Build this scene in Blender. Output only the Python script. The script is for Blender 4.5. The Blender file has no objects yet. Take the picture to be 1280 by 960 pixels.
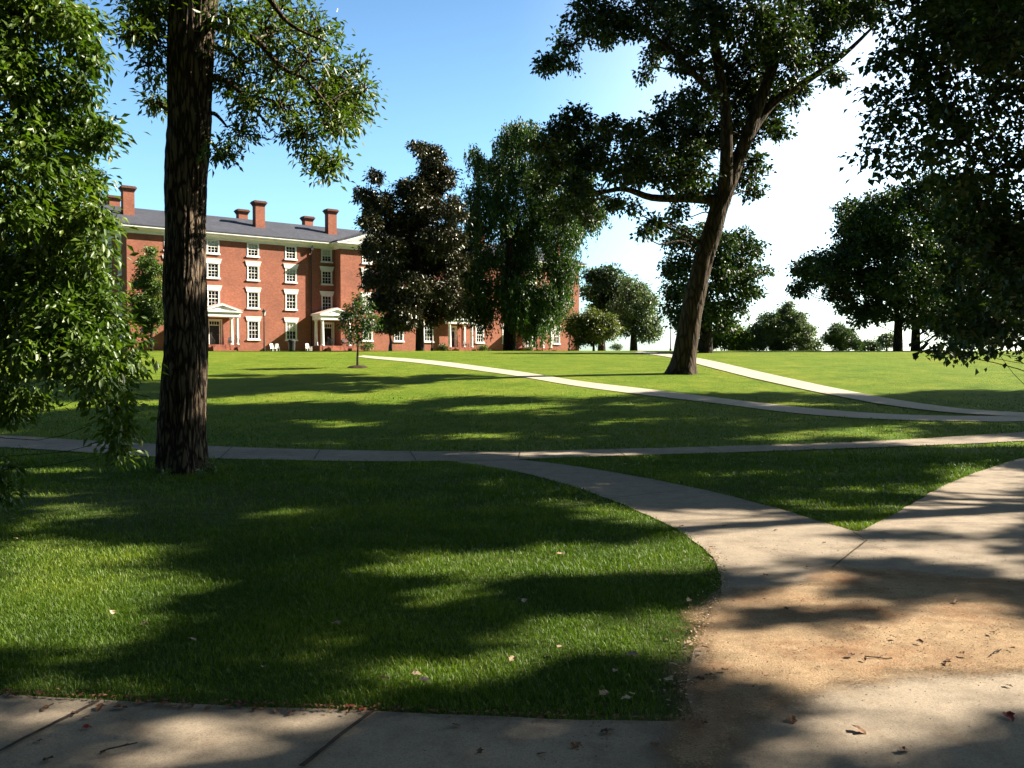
import bpy, math, random
import numpy as np
from mathutils import Vector, noise as mnoise

random.seed(7)
RNG = np.random.default_rng(11)
S = bpy.context.scene
COL = S.collection
R = math.radians

# ------------------------------------------------------------------ terrain
HP = [(-400, 0), (16.5, 0), (18, .05), (20, .2), (23, .43), (26, .66), (29, .88), (32, 1.07), (38, 1.38), (45, 1.68),
      (52, 1.91), (60, 2.12), (70, 2.29), (80, 2.42), (92, 2.55), (105, 2.69), (120, 2.86), (135, 2.9), (160, 2.6), (220, 1.0),
      (400, -4), (900, -16), (3000, -60)]
_hx = np.array([p[0] for p in HP], float)
_hy = np.array([p[1] for p in HP], float)
_sl = np.diff(_hy) / np.diff(_hx)
_m = np.concatenate([[_sl[0]], (_sl[1:] + _sl[:-1]) / 2, [_sl[-1]]])
_m[1] = 0
def H(x, y):
    """height of the ground (smooth cubic through HP, with a faint roll on the slope)"""
    y = np.clip(np.asarray(y, float), -400, 2999.9)
    x = np.asarray(x, float)
    i = np.clip(np.searchsorted(_hx, y) - 1, 0, len(_hx) - 2)
    w = _hx[i + 1] - _hx[i]
    t = (y - _hx[i]) / w
    a = (2*t**3 - 3*t**2 + 1) * _hy[i] + (t**3 - 2*t**2 + t) * w * _m[i] + (-2*t**3 + 3*t**2) * _hy[i+1] + (t**3 - t**2) * w * _m[i+1]
    amp = np.clip((y - 18) / 10, 0, 1) * np.clip((130 - y) / 60, 0, 1) * .03
    return a + amp * np.sin(x * .37 + 1.0) * np.cos(y * .23)
def h(x, y): return float(H(x, y))

# ------------------------------------------------------------------ camera
CAMZ, F, PITCH = 1.6, 1100.0, -math.atan(30 / 1100)
cam_d = bpy.data.cameras.new('camera'); cam = bpy.data.objects.new('camera', cam_d); COL.objects.link(cam)
cam.location = (0, 0, CAMZ); cam.rotation_euler = (R(90) + PITCH, 0, 0)
cam_d.sensor_width = 36; cam_d.lens = F / 1280 * 36; cam_d.clip_start = .05; cam_d.clip_end = 6000
S.camera = cam
CP, SP = math.cos(PITCH), math.sin(PITCH)
def ray(px, py):
    a, b = (px - 640) / F, (480 - py) / F
    return np.array([a, CP - b * SP, SP + b * CP])
def P(px, py, d):
    """the point seen at photo pixel (px, py), d metres ahead"""
    r = ray(px, py); return np.array([0, 0, CAMZ]) + r * (d / r[1])
def G(px, py):
    """the ground point under a photo pixel"""
    r = ray(px, py); y = 1.0; lo = None
    prev = y
    while y < 400:
        p = np.array([0, 0, CAMZ]) + r * (y / r[1])
        if p[2] <= h(p[0], p[1]): break
        prev = y; y *= 1.02
    a, b = prev, y
    for _ in range(30):
        m = (a + b) / 2; p = np.array([0, 0, CAMZ]) + r * (m / r[1])
        if p[2] <= h(p[0], p[1]): b = m
        else: a = m
    return np.array([0, 0, CAMZ]) + r * (b / r[1])
def gx(px, d):
    """ground point in the photo column px, d metres ahead"""
    x = (px - 640) / F * d; return np.array([x, d, h(x, d)])

# ------------------------------------------------------------------ light
SUN_DIR = np.array([.962, .272, 0]); ELEV = 33.0
SUN = np.array([SUN_DIR[0] * math.cos(R(ELEV)), SUN_DIR[1] * math.cos(R(ELEV)), math.sin(R(ELEV))])
sd = bpy.data.lights.new('sun', 'SUN'); so = bpy.data.objects.new('sun', sd); COL.objects.link(so)
sd.energy = 5.0; sd.angle = R(.53); sd.color = (1, .90, .74)
so.rotation_euler = Vector(-SUN).to_track_quat('-Z', 'Y').to_euler()
W = bpy.data.worlds.new('World'); S.world = W; W.use_nodes = True
nt = W.node_tree; nt.nodes.clear()
sky = nt.nodes.new('ShaderNodeTexSky'); sky.sky_type = 'NISHITA'; sky.sun_disc = False
sky.sun_elevation = R(ELEV); sky.sun_rotation = math.atan2(SUN_DIR[0], SUN_DIR[1])
sky.air_density = 1.0; sky.dust_density = 1.3; sky.ozone_density = 1.6; sky.altitude = 100
bg = nt.nodes.new('ShaderNodeBackground'); bg.inputs[1].default_value = .053
out = nt.nodes.new('ShaderNodeOutputWorld')
# bright thin cloud low in the sky ahead on the sunny side
tc = nt.nodes.new('ShaderNodeTexCoord')
dp = nt.nodes.new('ShaderNodeVectorMath'); dp.operation = 'DOT_PRODUCT'
dp.inputs[1].default_value = tuple(Vector((.74, .64, .20)).normalized())
nt.links.new(tc.outputs['Generated'], dp.inputs[0])
mr = nt.nodes.new('ShaderNodeMapRange'); mr.interpolation_type = 'SMOOTHSTEP'
mr.inputs['From Min'].default_value = .66; mr.inputs['From Max'].default_value = .93
nt.links.new(dp.outputs['Value'], mr.inputs['Value'])
mx = nt.nodes.new('ShaderNodeMixRGB'); mx.blend_type = 'ADD'
mx.inputs[2].default_value = (3.4, 3.1, 2.6, 1)
tn = nt.nodes.new('ShaderNodeMixRGB'); tn.blend_type = 'MULTIPLY'; tn.inputs[0].default_value = 1; tn.inputs[2].default_value = (.80, 1.08, 1.22, 1)
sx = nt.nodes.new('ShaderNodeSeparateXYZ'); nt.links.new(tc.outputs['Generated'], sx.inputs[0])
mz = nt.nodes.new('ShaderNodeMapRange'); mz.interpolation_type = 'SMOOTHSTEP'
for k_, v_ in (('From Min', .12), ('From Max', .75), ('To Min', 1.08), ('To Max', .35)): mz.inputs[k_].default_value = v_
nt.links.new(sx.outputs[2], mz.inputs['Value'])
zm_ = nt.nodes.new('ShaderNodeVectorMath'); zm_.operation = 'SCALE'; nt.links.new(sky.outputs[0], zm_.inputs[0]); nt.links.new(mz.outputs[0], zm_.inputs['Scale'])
# sky behind the camera dimmed to weaken its fill light on the facade
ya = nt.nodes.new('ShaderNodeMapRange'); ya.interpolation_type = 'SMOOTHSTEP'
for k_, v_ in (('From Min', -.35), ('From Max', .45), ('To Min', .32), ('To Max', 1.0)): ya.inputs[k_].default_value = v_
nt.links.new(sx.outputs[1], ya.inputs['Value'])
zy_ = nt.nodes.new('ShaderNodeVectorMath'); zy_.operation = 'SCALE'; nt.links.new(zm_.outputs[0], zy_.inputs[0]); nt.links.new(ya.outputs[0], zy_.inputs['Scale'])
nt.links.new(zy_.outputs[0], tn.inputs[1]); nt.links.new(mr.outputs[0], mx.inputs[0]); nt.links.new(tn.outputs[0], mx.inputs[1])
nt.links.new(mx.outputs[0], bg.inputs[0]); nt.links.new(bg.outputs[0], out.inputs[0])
S.view_settings.view_transform = 'Standard'; S.view_settings.look = 'None'
S.view_settings.exposure = 2.2; S.view_settings.gamma = 1; S.view_settings.use_curve_mapping = False
S.cycles.max_bounces = 6; S.cycles.diffuse_bounces = 3; S.cycles.transmission_bounces = 4
S.cycles.transparent_max_bounces = 8; S.cycles.use_denoising = True
S.cycles.caustics_reflective = False; S.cycles.caustics_refractive = False

# ------------------------------------------------------------------ materials
class N:
    """small wrapper for node materials"""
    def __init__(self, name):
        self.m = bpy.data.materials.new(name); self.m.use_nodes = True
        self.t = self.m.node_tree; self.b = self.t.nodes['Principled BSDF']; self.o = self.t.nodes['Material Output']
    def n(self, kind, **kw):
        x = self.t.nodes.new('ShaderNode' + kind)
        for k, v in kw.items(): setattr(x, k, v)
        return x
    def l(self, a, b): self.t.links.new(a, b)
    def pos(self):
        return self.n('NewGeometry').outputs['Position']
    def noise(self, vec, scale, detail=4, rough=.6, out='Fac'):
        x = self.n('TexNoise'); x.inputs['Scale'].default_value = scale; x.inputs['Detail'].default_value = detail
        x.inputs['Roughness'].default_value = rough
        if vec is not None: self.l(vec, x.inputs['Vector'])
        return x.outputs[out]
    def scale(self, vec, s):
        x = self.n('VectorMath', operation='MULTIPLY'); self.l(vec, x.inputs[0]); x.inputs[1].default_value = s
        return x.outputs[0]
    def ramp(self, fac, stops):
        x = self.n('ValToRGB'); e = x.color_ramp.elements
        while len(e) < len(stops): e.new(.5)
        for i, (p, c) in enumerate(stops):
            e[i].position = p; e[i].color = (*c, 1) if len(c) == 3 else c
        self.l(fac, x.inputs[0]); return x.outputs[0]
    def mix(self, fac, a, b, mode='MIX'):
        x = self.n('MixRGB', blend_type=mode)
        for s, v in ((x.inputs[0], fac), (x.inputs[1], a), (x.inputs[2], b)):
            if isinstance(v, (int, float)): s.default_value = v
            elif isinstance(v, tuple): s.default_value = (*v, 1)
            else: self.l(v, s)
        return x.outputs[0]
    def math(self, op, a, b=0.0):
        x = self.n('Math', operation=op)
        for s, v in zip(x.inputs, (a, b)):
            if isinstance(v, (int, float)): s.default_value = v
            else: self.l(v, s)
        return x.outputs[0]
    def bump(self, hgt, strength, dist):
        x = self.n('Bump'); x.inputs['Strength'].default_value = strength; x.inputs['Distance'].default_value = dist
        self.l(hgt, x.inputs['Height']); self.l(x.outputs[0], self.b.inputs['Normal'])
    def base(self, c):
        if isinstance(c, tuple): self.b.inputs['Base Color'].default_value = (*c, 1)
        else: self.l(c, self.b.inputs['Base Color'])
    def rough(self, r): self.b.inputs['Roughness'].default_value = r
    def spec(self, r): self.b.inputs['Specular IOR Level'].default_value = r

def plain(name, c, rough=.6, var=.15, sc=3.0, spec=.4, metal=0.0):
    k = N(name); f = k.noise(k.pos(), sc, 5)
    lo = tuple(v * (1 - var) for v in c); hi = tuple(min(1, v * (1 + var)) for v in c)
    k.base(k.ramp(f, [(.3, lo), (.7, hi)])); k.rough(rough); k.spec(spec); k.b.inputs['Metallic'].default_value = metal
    return k.m

def leaf_mat(name, dark, mid, light, trans=.3, rough=.45, spec=.45, tcol=None):
    k = N(name); a = k.n('Attribute'); a.attribute_name = 'var'
    c = k.ramp(a.outputs['Fac'], [(0, dark), (.5, mid), (1, light)])
    k.base(c); k.rough(rough); k.spec(spec)
    tr = k.n('BsdfTranslucent')
    tm = k.mix(1.0, c, tcol or (1.3, 1.5, .5), 'MULTIPLY'); k.l(tm, tr.inputs[0])
    ms = k.n('MixShader'); ms.inputs[0].default_value = trans
    k.l(k.b.outputs[0], ms.inputs[1]); k.l(tr.outputs[0], ms.inputs[2]); k.l(ms.outputs[0], k.o.inputs[0])
    return k.m

M = {}
M['leaf_ash'] = leaf_mat('ash leaves', (.03, .055, .008), (.065, .10, .012), (.13, .155, .02), .32, .45)
M['leaf_left'] = leaf_mat('glossy narrow leaves', (.025, .052, .006), (.056, .098, .010), (.13, .165, .02), .32, .42, .35)
M['leaf_oak'] = leaf_mat('oak leaves', (.015, .028, .007), (.027, .047, .010), (.06, .083, .016), .2, .5)
M['leaf_maple'] = leaf_mat('maple leaves', (.013, .029, .006), (.027, .054, .009), (.08, .11, .015), .3, .5)
M['leaf_far'] = leaf_mat('distant dark leaves', (.016, .034, .010), (.028, .055, .013), (.058, .085, .02), .18, .55)
M['leaf_magnolia'] = leaf_mat('magnolia leaves', (.026, .022, .009), (.032, .037, .012), (.09, .072, .03), .08, .36, .45, (1, .8, .5))
M['leaf_weeping'] = leaf_mat('weeping beech leaves', (.018, .043, .008), (.034, .072, .012), (.075, .125, .02), .25, .5)
M['leaf_silver'] = leaf_mat('grey green leaves', (.06, .085, .045), (.10, .135, .075), (.16, .20, .11), .2, .55)
M['leaf_bright'] = leaf_mat('light green leaves', (.045, .08, .018), (.08, .125, .025), (.14, .18, .04), .3, .5)
M['leaf_myrtle'] = leaf_mat('crape myrtle leaves', (.05, .075, .02), (.09, .11, .03), (.20, .14, .07), .25, .5)
M['leaf_conifer'] = leaf_mat('conifer needles', (.03, .06, .025), (.06, .10, .04), (.10, .14, .055), .12, .6)
M['fallen_brown'] = leaf_mat('dry brown leaf', (.06, .03, .018), (.12, .06, .03), (.22, .12, .06), .1, .7, .2, (1, .7, .4))
M['fallen_pale'] = leaf_mat('pale dry leaf', (.22, .15, .09), (.34, .25, .17), (.48, .38, .28), .1, .7, .2, (1, .8, .5))
M['fallen_red'] = leaf_mat('red leaf', (.16, .02, .015), (.26, .035, .025), (.32, .06, .04), .1, .6, .3, (1, .5, .4))

def bark(name, c0, c1, c2, zs=.18, sc=9, strength=.9, dist=.03):
    k = N(name); v = k.scale(k.pos(), (1, 1, zs))
    vo = k.n('TexVoronoi', feature='DISTANCE_TO_EDGE'); vo.inputs['Scale'].default_value = sc
    w = k.noise(v, sc * .5, 4, out='Color')
    vv = k.n('VectorMath', operation='ADD'); k.l(v, vv.inputs[0]); k.l(k.scale(w, (.12, .12, .12)), vv.inputs[1])
    k.l(vv.outputs[0], vo.inputs['Vector'])
    fine = k.noise(k.scale(k.pos(), (1, 1, .35)), sc * 7, 5, .7)
    hgt = k.math('ADD', k.math('MINIMUM', k.math('MULTIPLY', vo.outputs['Distance'], 3.5), .9), k.math('MULTIPLY', fine, .5))
    c = k.ramp(hgt, [(.15, c0), (.6, c1), (1.0, c2)])
    k.base(c); k.rough(.95); k.spec(.15); k.bump(hgt, strength, dist)
    return k.m
M['bark_near'] = bark('furrowed bark', (.008, .006, .004), (.032, .023, .016), (.12, .088, .06), .2, 15)
M['bark_oak'] = bark('oak bark', (.012, .008, .005), (.034, .023, .014), (.06, .042, .026), .25, 6)
M['bark_dark'] = bark('dark bark', (.008, .006, .005), (.02, .016, .012), (.04, .03, .022), .25, 6)
M['bark_pale'] = bark('pale smooth bark', (.10, .08, .06), (.22, .18, .14), (.3, .26, .2), .3, 8, .4)

def brick_mat():
    k = N('red brick'); tcn = k.n('TexCoord').outputs['Object']
    # bricks run along both wall directions: u = x + y
    sep = k.n('SeparateXYZ'); k.l(tcn, sep.inputs[0])
    cmb = k.n('CombineXYZ'); k.l(k.math('ADD', sep.outputs[0], sep.outputs[1]), cmb.inputs[0]); k.l(sep.outputs[2], cmb.inputs[1])
    b = k.n('TexBrick'); k.l(cmb.outputs[0], b.inputs['Vector'])
    b.inputs['Color1'].default_value = (.31, .105, .060, 1); b.inputs['Color2'].default_value = (.24, .075, .045, 1)
    b.inputs['Mortar'].default_value = (.22, .14, .11, 1); b.inputs['Scale'].default_value = 1.0
    b.inputs['Brick Width'].default_value = .22; b.inputs['Row Height'].default_value = .075; b.inputs['Mortar Size'].default_value = .008
    f1 = k.noise(tcn, .45, 6, .65); f2 = k.noise(tcn, 5, 3)
    c = k.mix(1, b.outputs['Color'], k.ramp(f1, [(.3, (.78, .78, .8)), (.7, (1.12, 1.08, 1.05))]), 'MULTIPLY')
    c = k.mix(1, c, k.ramp(f2, [(.3, (.85, .85, .85)), (.7, (1.12, 1.12, 1.12))]), 'MULTIPLY')
    k.base(c); k.rough(.9); k.spec(.2); return k.m
M['brick'] = brick_mat()
M['white'] = plain('white paint', (.74, .73, .70), .5, .08, 2.5)
M['gable_shade'] = plain('gable boards in painted shade', (.10, .10, .105), .8, .1)  # white end gables: their shade is put into this dark grey
M['tin'] = plain('painted porch roof', (.55, .42, .38), .5, .15, 3)
M['slate'] = None
k = N('slate roof'); tcn = k.n('TexCoord').outputs['Object']
b = k.n('TexBrick'); k.l(k.scale(tcn, (1, 1, 1)), b.inputs['Vector'])
b.inputs['Color1'].default_value = (.050, .053, .068, 1); b.inputs['Color2'].default_value = (.036, .039, .052, 1); b.inputs['Mortar'].default_value = (.02, .021, .027, 1)
b.inputs['Scale'].default_value = 1; b.inputs['Brick Width'].default_value = .3; b.inputs['Row Height'].default_value = .25; b.inputs['Mortar Size'].default_value = .01
k.base(k.mix(1, b.outputs['Color'], k.ramp(k.noise(tcn, .6, 6, .7), [(.3, (.8, .8, .8)), (.7, (1.2, 1.2, 1.22))]), 'MULTIPLY')); k.rough(.7); k.spec(.3); M['slate'] = k.m
M['glass'] = plain('window glass', (.018, .022, .028), .06, .3, .7, .6)
M['blind'] = plain('window blind', (.55, .54, .50), .8, .05)
M['door'] = plain('dark door', (.018, .018, .018), .35, .2)
M['iron'] = plain('black iron', (.015, .015, .016), .4, .2)
M['soot'] = plain('dark chimney brick', (.12, .055, .04), .95, .3, 6, .2)
M['pot'] = plain('grey car paint', (.18, .19, .20), .3, .03, 2, .6)
M['rubber'] = plain('black rubber', (.02, .02, .02), .8, .1)
M['metal_far'] = plain('galvanised steel', (.3, .31, .32), .5, .1)
M['mulch'] = plain('bark mulch', (.035, .022, .015), 1.0, .5, 25, .1)
M['lamp_glass'] = plain('lamp glass', (.5, .5, .46), .2, .05)

def concrete():
    k = N('weathered concrete'); p = k.pos()
    big = k.noise(p, .55, 6, .65); mid = k.noise(p, 4.5, 6, .7); fine = k.noise(p, 120, 3, .8); grit = k.noise(p, 330, 2, .9)
    c = k.ramp(big, [(.25, (.15, .122, .092)), (.5, (.21, .172, .13)), (.75, (.255, .21, .16))])
    c = k.mix(1, c, k.ramp(mid, [(.25, (.64, .62, .60)), (.5, (.96, .96, .96)), (.8, (1.16, 1.15, 1.13))]), 'MULTIPLY')
    c = k.mix(1, c, k.ramp(fine, [(.32, (.60, .59, .58)), (.5, (1, 1, 1)), (.7, (1.22, 1.2, 1.17))]), 'MULTIPLY')
    c = k.mix(1, c, k.ramp(grit, [(.3, (.65, .65, .65)), (.5, (1, 1, 1)), (.68, (1.3, 1.3, 1.28))]), 'MULTIPLY')
    st = k.noise(p, 1.7, 5, .75)
    c = k.mix(k.ramp(st, [(.56, (0, 0, 0)), (.72, (.55, .55, .55))]), c, (.12, .08, .05))
    k.base(c); k.rough(.95); k.spec(.15)
    k.bump(k.math('ADD', fine, k.math('MULTIPLY', grit, .6)), .35, .004); return k.m
M['concrete'] = concrete()
k = N('pale concrete'); p = k.pos()
c = k.mix(1, k.ramp(k.noise(p, .8, 6, .7), [(.3, (.30, .26, .20)), (.7, (.38, .33, .26))]), k.ramp(k.noise(p, 12, 5, .8), [(.3, (.8, .8, .8)), (.7, (1.1, 1.1, 1.1))]), 'MULTIPLY')
k.base(c); k.rough(.95); k.spec(.15); M['concrete_pale'] = k.m

def lawn_mat():
    k = N('lawn'); p = k.pos()
    big = k.noise(k.scale(p, (1, .6, 1)), .16, 6, .7); mid = k.noise(p, .8, 8, .78); fine = k.noise(k.scale(p, (1, .55, 1)), 34, 4, .8)
    blade = k.noise(k.scale(p, (1, .4, 1)), 9, 5, .8)
    c = k.ramp(mid, [(.28, (.045, .085, .006)), (.5, (.092, .138, .012)), (.7, (.155, .168, .022))])
    c = k.mix(1, c, k.ramp(big, [(.3, (.78, .90, .75)), (.7, (1.22, 1.08, 1.15))]), 'MULTIPLY')
    c = k.mix(1, c, k.ramp(blade, [(.3, (.72, .75, .7)), (.55, (1, 1, 1)), (.75, (1.2, 1.2, 1.1))]), 'MULTIPLY')
    c = k.mix(1, c, k.ramp(fine, [(.3, (.45, .5, .4)), (.5, (1, 1, 1)), (.72, (1.35, 1.3, 1.2))]), 'MULTIPLY')
    # near the camera the blades are real: what lies under them is thatch and soil
    sep = k.n('SeparateXYZ'); k.l(p, sep.inputs[0])
    mr = k.n('MapRange'); mr.inputs['From Min'].default_value = 9; mr.inputs['From Max'].default_value = 20
    k.l(sep.outputs[1], mr.inputs['Value'])
    so = k.ramp(k.noise(p, 6, 5, .7), [(.35, (.030, .045, .010)), (.6, (.045, .065, .013)), (.75, (.085, .06, .03))])
    c = k.mix(mr.outputs[0], so, c)
    k.base(c); k.rough(.95); k.spec(.05); k.bump(k.math('ADD', fine, k.math('MULTIPLY', blade, 1.5)), .6, .05); return k.m
M['lawn'] = lawn_mat()
M['grass'] = leaf_mat('grass blades', (.03, .066, .005), (.072, .125, .009), (.17, .205, .022), .33, .5, .2, (1.25, 1.45, .5))

def soil_mat():
    k = N('sandy soil'); p = k.pos(); a = k.n('Attribute'); a.attribute_name = 'edge'
    n1 = k.noise(p, 1.6, 6, .7); n2 = k.noise(p, 90, 4, .8); n3 = k.noise(p, 7, 5, .7)
    c = k.ramp(k.noise(p, .9, 5, .65), [(.3, (.19, .115, .062)), (.5, (.275, .192, .115)), (.7, (.32, .235, .145))])
    c = k.mix(k.ramp(k.noise(p, 1.15, 6, .75), [(.5, (0, 0, 0)), (.66, (.75, .75, .75))]), c, (.17, .072, .030))
    c = k.mix(k.ramp(k.noise(k.scale(p, (1, 1.6, 1)), 3.2, 6, .8), [(.55, (0, 0, 0)), (.72, (.6, .6, .6))]), c, (.10, .055, .030))
    c = k.mix(1, c, k.ramp(n2, [(.3, (.55, .53, .5)), (.5, (1, 1, 1)), (.7, (1.25, 1.25, 1.25))]), 'MULTIPLY')
    c = k.mix(1, c, k.ramp(n3, [(.3, (.72, .70, .68)), (.6, (1.05, 1.05, 1.05))]), 'MULTIPLY')
    k.base(c); k.rough(1); k.spec(.1); k.bump(k.math('ADD', n2, n3), .8, .02)
    tr = k.n('BsdfTransparent'); ms = k.n('MixShader')
    f = k.math('ADD', a.outputs['Fac'], k.math('MULTIPLY', k.math('SUBTRACT', n1, .5), 1.5))
    f = k.math('ADD', f, k.math('MULTIPLY', k.math('SUBTRACT', n2, .5), 1.2))
    mr = k.n('MapRange'); mr.inputs['From Min'].default_value = -.1; mr.inputs['From Max'].default_value = .4; k.l(f, mr.inputs['Value'])
    k.l(mr.outputs[0], ms.inputs[0]); k.l(tr.outputs[0], ms.inputs[1]); k.l(k.b.outputs[0], ms.inputs[2]); k.l(ms.outputs[0], k.o.inputs[0])
    return k.m
M['soil'] = soil_mat()
M['joint'] = plain('dirt filled joint', (.05, .038, .028), 1.0, .4, 20, .1)

# ------------------------------------------------------------------ mesh helpers
def link(name, me, mat, parent=None):
    o = bpy.data.objects.new(name, me); COL.objects.link(o)
    if mat: me.materials.append(mat)
    if parent: o.parent = parent
    return o
def np_mesh(name, v, f, mat, parent=None, smooth=False, attr=None):
    """v (n,3), f (m,k) -> one mesh object"""
    me = bpy.data.meshes.new(name); v = np.ascontiguousarray(v, np.float32); f = np.ascontiguousarray(f, np.int32)
    kk = f.shape[1]
    me.vertices.add(len(v)); me.vertices.foreach_set('co', v.ravel())
    me.loops.add(f.size); me.loops.foreach_set('vertex_index', f.ravel())
    me.polygons.add(len(f)); me.polygons.foreach_set('loop_start', np.arange(0, f.size, kk, dtype=np.int32))
    me.polygons.foreach_set('loop_total', np.full(len(f), kk, np.int32))
    if smooth: me.polygons.foreach_set('use_smooth', np.ones(len(f), bool))
    if attr:
        for an, av in attr.items():
            a = me.attributes.new(an, 'FLOAT', 'POINT'); a.data.foreach_set('value', np.ascontiguousarray(av, np.float32))
    me.update(calc_edges=True)
    return link(name, me, mat, parent)
class MB:
    """collects polygons, builds one mesh"""
    def __init__(self): self.v = []; self.f = []
    def add(self, vs, fs):
        o = len(self.v); self.v += [tuple(map(float, a)) for a in vs]; self.f += [tuple(i + o for i in q) for q in fs]; return self
    def box(self, x0, x1, y0, y1, z0, z1):
        return self.add([(x0, y0, z0), (x1, y0, z0), (x1, y1, z0), (x0, y1, z0), (x0, y0, z1), (x1, y0, z1), (x1, y1, z1), (x0, y1, z1)],
                        [(0, 3, 2, 1), (4, 5, 6, 7), (0, 1, 5, 4), (1, 2, 6, 5), (2, 3, 7, 6), (3, 0, 4, 7)])
    def lathe(self, x, y, prof, n=14):
        vs = []; fs = []
        for (r, z) in prof:
            for i in range(n): a = 2 * math.pi * i / n; vs.append((x + r * math.cos(a), y + r * math.sin(a), z))
        for j in range(len(prof) - 1):
            for i in range(n): fs.append((j * n + i, j * n + (i + 1) % n, (j + 1) * n + (i + 1) % n, (j + 1) * n + i))
        fs.append(tuple(range(n))[::-1]); fs.append(tuple((len(prof) - 1) * n + i for i in range(n)))
        return self.add(vs, fs)
    def tube(self, pts, r, n=6):
        pts = [np.array(p, float) for p in pts]; vs = []; fs = []
        for i, p in enumerate(pts):
            t = pts[min(i + 1, len(pts) - 1)] - pts[max(i - 1, 0)]; t /= np.linalg.norm(t)
            a = np.cross(t, (0, 0, 1) if abs(t[2]) < .9 else (1, 0, 0)); a /= np.linalg.norm(a); b = np.cross(t, a)
            for j in range(n):
                q = 2 * math.pi * j / n; vs.append(p + r * (math.cos(q) * a + math.sin(q) * b))
        for i in range(len(pts) - 1):
            for j in range(n): fs.append((i * n + j, i * n + (j + 1) % n, (i + 1) * n + (j + 1) % n, (i + 1) * n + j))
        fs.append(tuple(range(n))[::-1]); fs.append(tuple((len(pts) - 1) * n + j for j in range(n)))
        return self.add(vs, fs)
    def build(self, name, mat, parent=None, smooth=False):
        me = bpy.data.meshes.new(name); me.from_pydata(self.v, [], self.f); me.update()
        if smooth:
            for p in me.polygons: p.use_smooth = True
        return link(name, me, mat, parent)
def empty(name, loc, rz=0):
    o = bpy.data.objects.new(name, None); COL.objects.link(o); o.location = tuple(map(float, loc)); o.rotation_euler = (0, 0, rz); o.empty_display_size = .2
    return o
def tag(o, label=None, cat=None, group=None, kind=None):
    for kk, vv in (('label', label), ('category', cat), ('group', group), ('kind', kind)):
        if vv: o[kk] = vv
    return o

# ------------------------------------------------------------------ paths (photo pixels -> ground)
def dense(pts, step=.35):
    """Catmull-Rom through ground points"""
    p = np.array(pts, float)[:, :2]; out = []
    for i in range(len(p) - 1):
        p0 = p[max(i - 1, 0)]; p1 = p[i]; p2 = p[i + 1]; p3 = p[min(i + 2, len(p) - 1)]
        n = max(2, int(np.linalg.norm(p2 - p1) / step))
        for t in np.linspace(0, 1, n, endpoint=False):
            out.append(.5 * (2 * p1 + (p2 - p0) * t + (2 * p0 - 5 * p1 + 4 * p2 - p3) * t * t + (3 * p1 - p0 - 3 * p2 + p3) * t ** 3))
    out.append(p[-1]); return np.array(out)
def resample(c, n):
    s = np.concatenate([[0], np.cumsum(np.linalg.norm(np.diff(c, axis=0), axis=1))]); q = np.linspace(0, s[-1], n)
    return np.stack([np.interp(q, s, c[:, 0]), np.interp(q, s, c[:, 1])], 1)
def rough_edge(c, amp=.02):
    """a slightly ragged lawn edge"""
    d = np.gradient(c, axis=0); nn = np.stack([-d[:, 1], d[:, 0]], 1); nn /= np.linalg.norm(nn, axis=1)[:, None] + 1e-9
    w = np.array([mnoise.noise((p[0] * 2.1, p[1] * 2.1, 3)) + .5 * mnoise.noise((p[0] * 6, p[1] * 6, 9)) for p in c])
    return c + nn * (w * amp)[:, None]
def strip(name, ea, eb, lift, mat, n=160, across=4):
    a = resample(rough_edge(dense(ea)), n); b = resample(rough_edge(dense(eb)), n)
    v = []; 
    for i in range(n):
        for j in range(across + 1):
            q = a[i] + (b[i] - a[i]) * j / across; v.append((q[0], q[1], h(q[0], q[1]) + lift))
    f = [(i * (across + 1) + j, i * (across + 1) + j + 1, (i + 1) * (across + 1) + j + 1, (i + 1) * (across + 1) + j) for i in range(n - 1) for j in range(across)]
    o = np_mesh(name, np.array(v), np.array(f), mat); tag(o, kind='structure')
    if o.data.polygons[0].normal.z < 0: o.data.flip_normals()
    return np.concatenate([a, b[::-1]])
g = lambda L: [G(*p) for p in L]
PATH_POLYS = []
# middle footpath, from the left edge of the photo across to the right edge
mid_up = [(-420, 531), (-200, 538), (0, 545), (100, 551), (200, 556), (300, 560), (400, 563), (500, 565), (620, 565.5), (740, 563), (900, 559), (1100, 552), (1280, 541), (1500, 527)]
mid_lo = [(-420, 545), (-200, 552), (0, 560), (100, 566), (200, 572), (300, 575), (400, 577), (500, 578), (620, 576), (740, 572), (900, 567), (1100, 560), (1280, 552), (1500, 538)]
PATH_POLYS.append(strip('footpath', g(mid_up), g(mid_lo), .018, M['concrete']))
# two paths that climb the lawn
PATH_POLYS.append(strip('footpath', g([(455, 444.5), (480, 446.5), (560, 453), (640, 463.5), (720, 476), (820, 488), (900, 498), (1000, 509.5), (1100, 517.5), (1200, 520.5), (1290, 519.5), (1450, 514)]),
                        g([(445, 446), (472, 449), (545, 456.5), (630, 468), (705, 480.5), (800, 493.5), (890, 504), (990, 516.5), (1090, 524), (1200, 527), (1290, 527), (1450, 521)]), .016, M['concrete_pale']))
PATH_POLYS.append(strip('footpath', g([(800, 439.6), (830, 442), (880, 449.5), (940, 463), (1000, 476.5), (1080, 493), (1140, 503.5), (1210, 512.5), (1290, 517)]),
                        g([(792, 440.6), (818, 444), (862, 453), (922, 468.5), (985, 483), (1068, 500), (1130, 510), (1200, 517.5), (1280, 522)]), .024, M['concrete_pale']))
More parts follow.
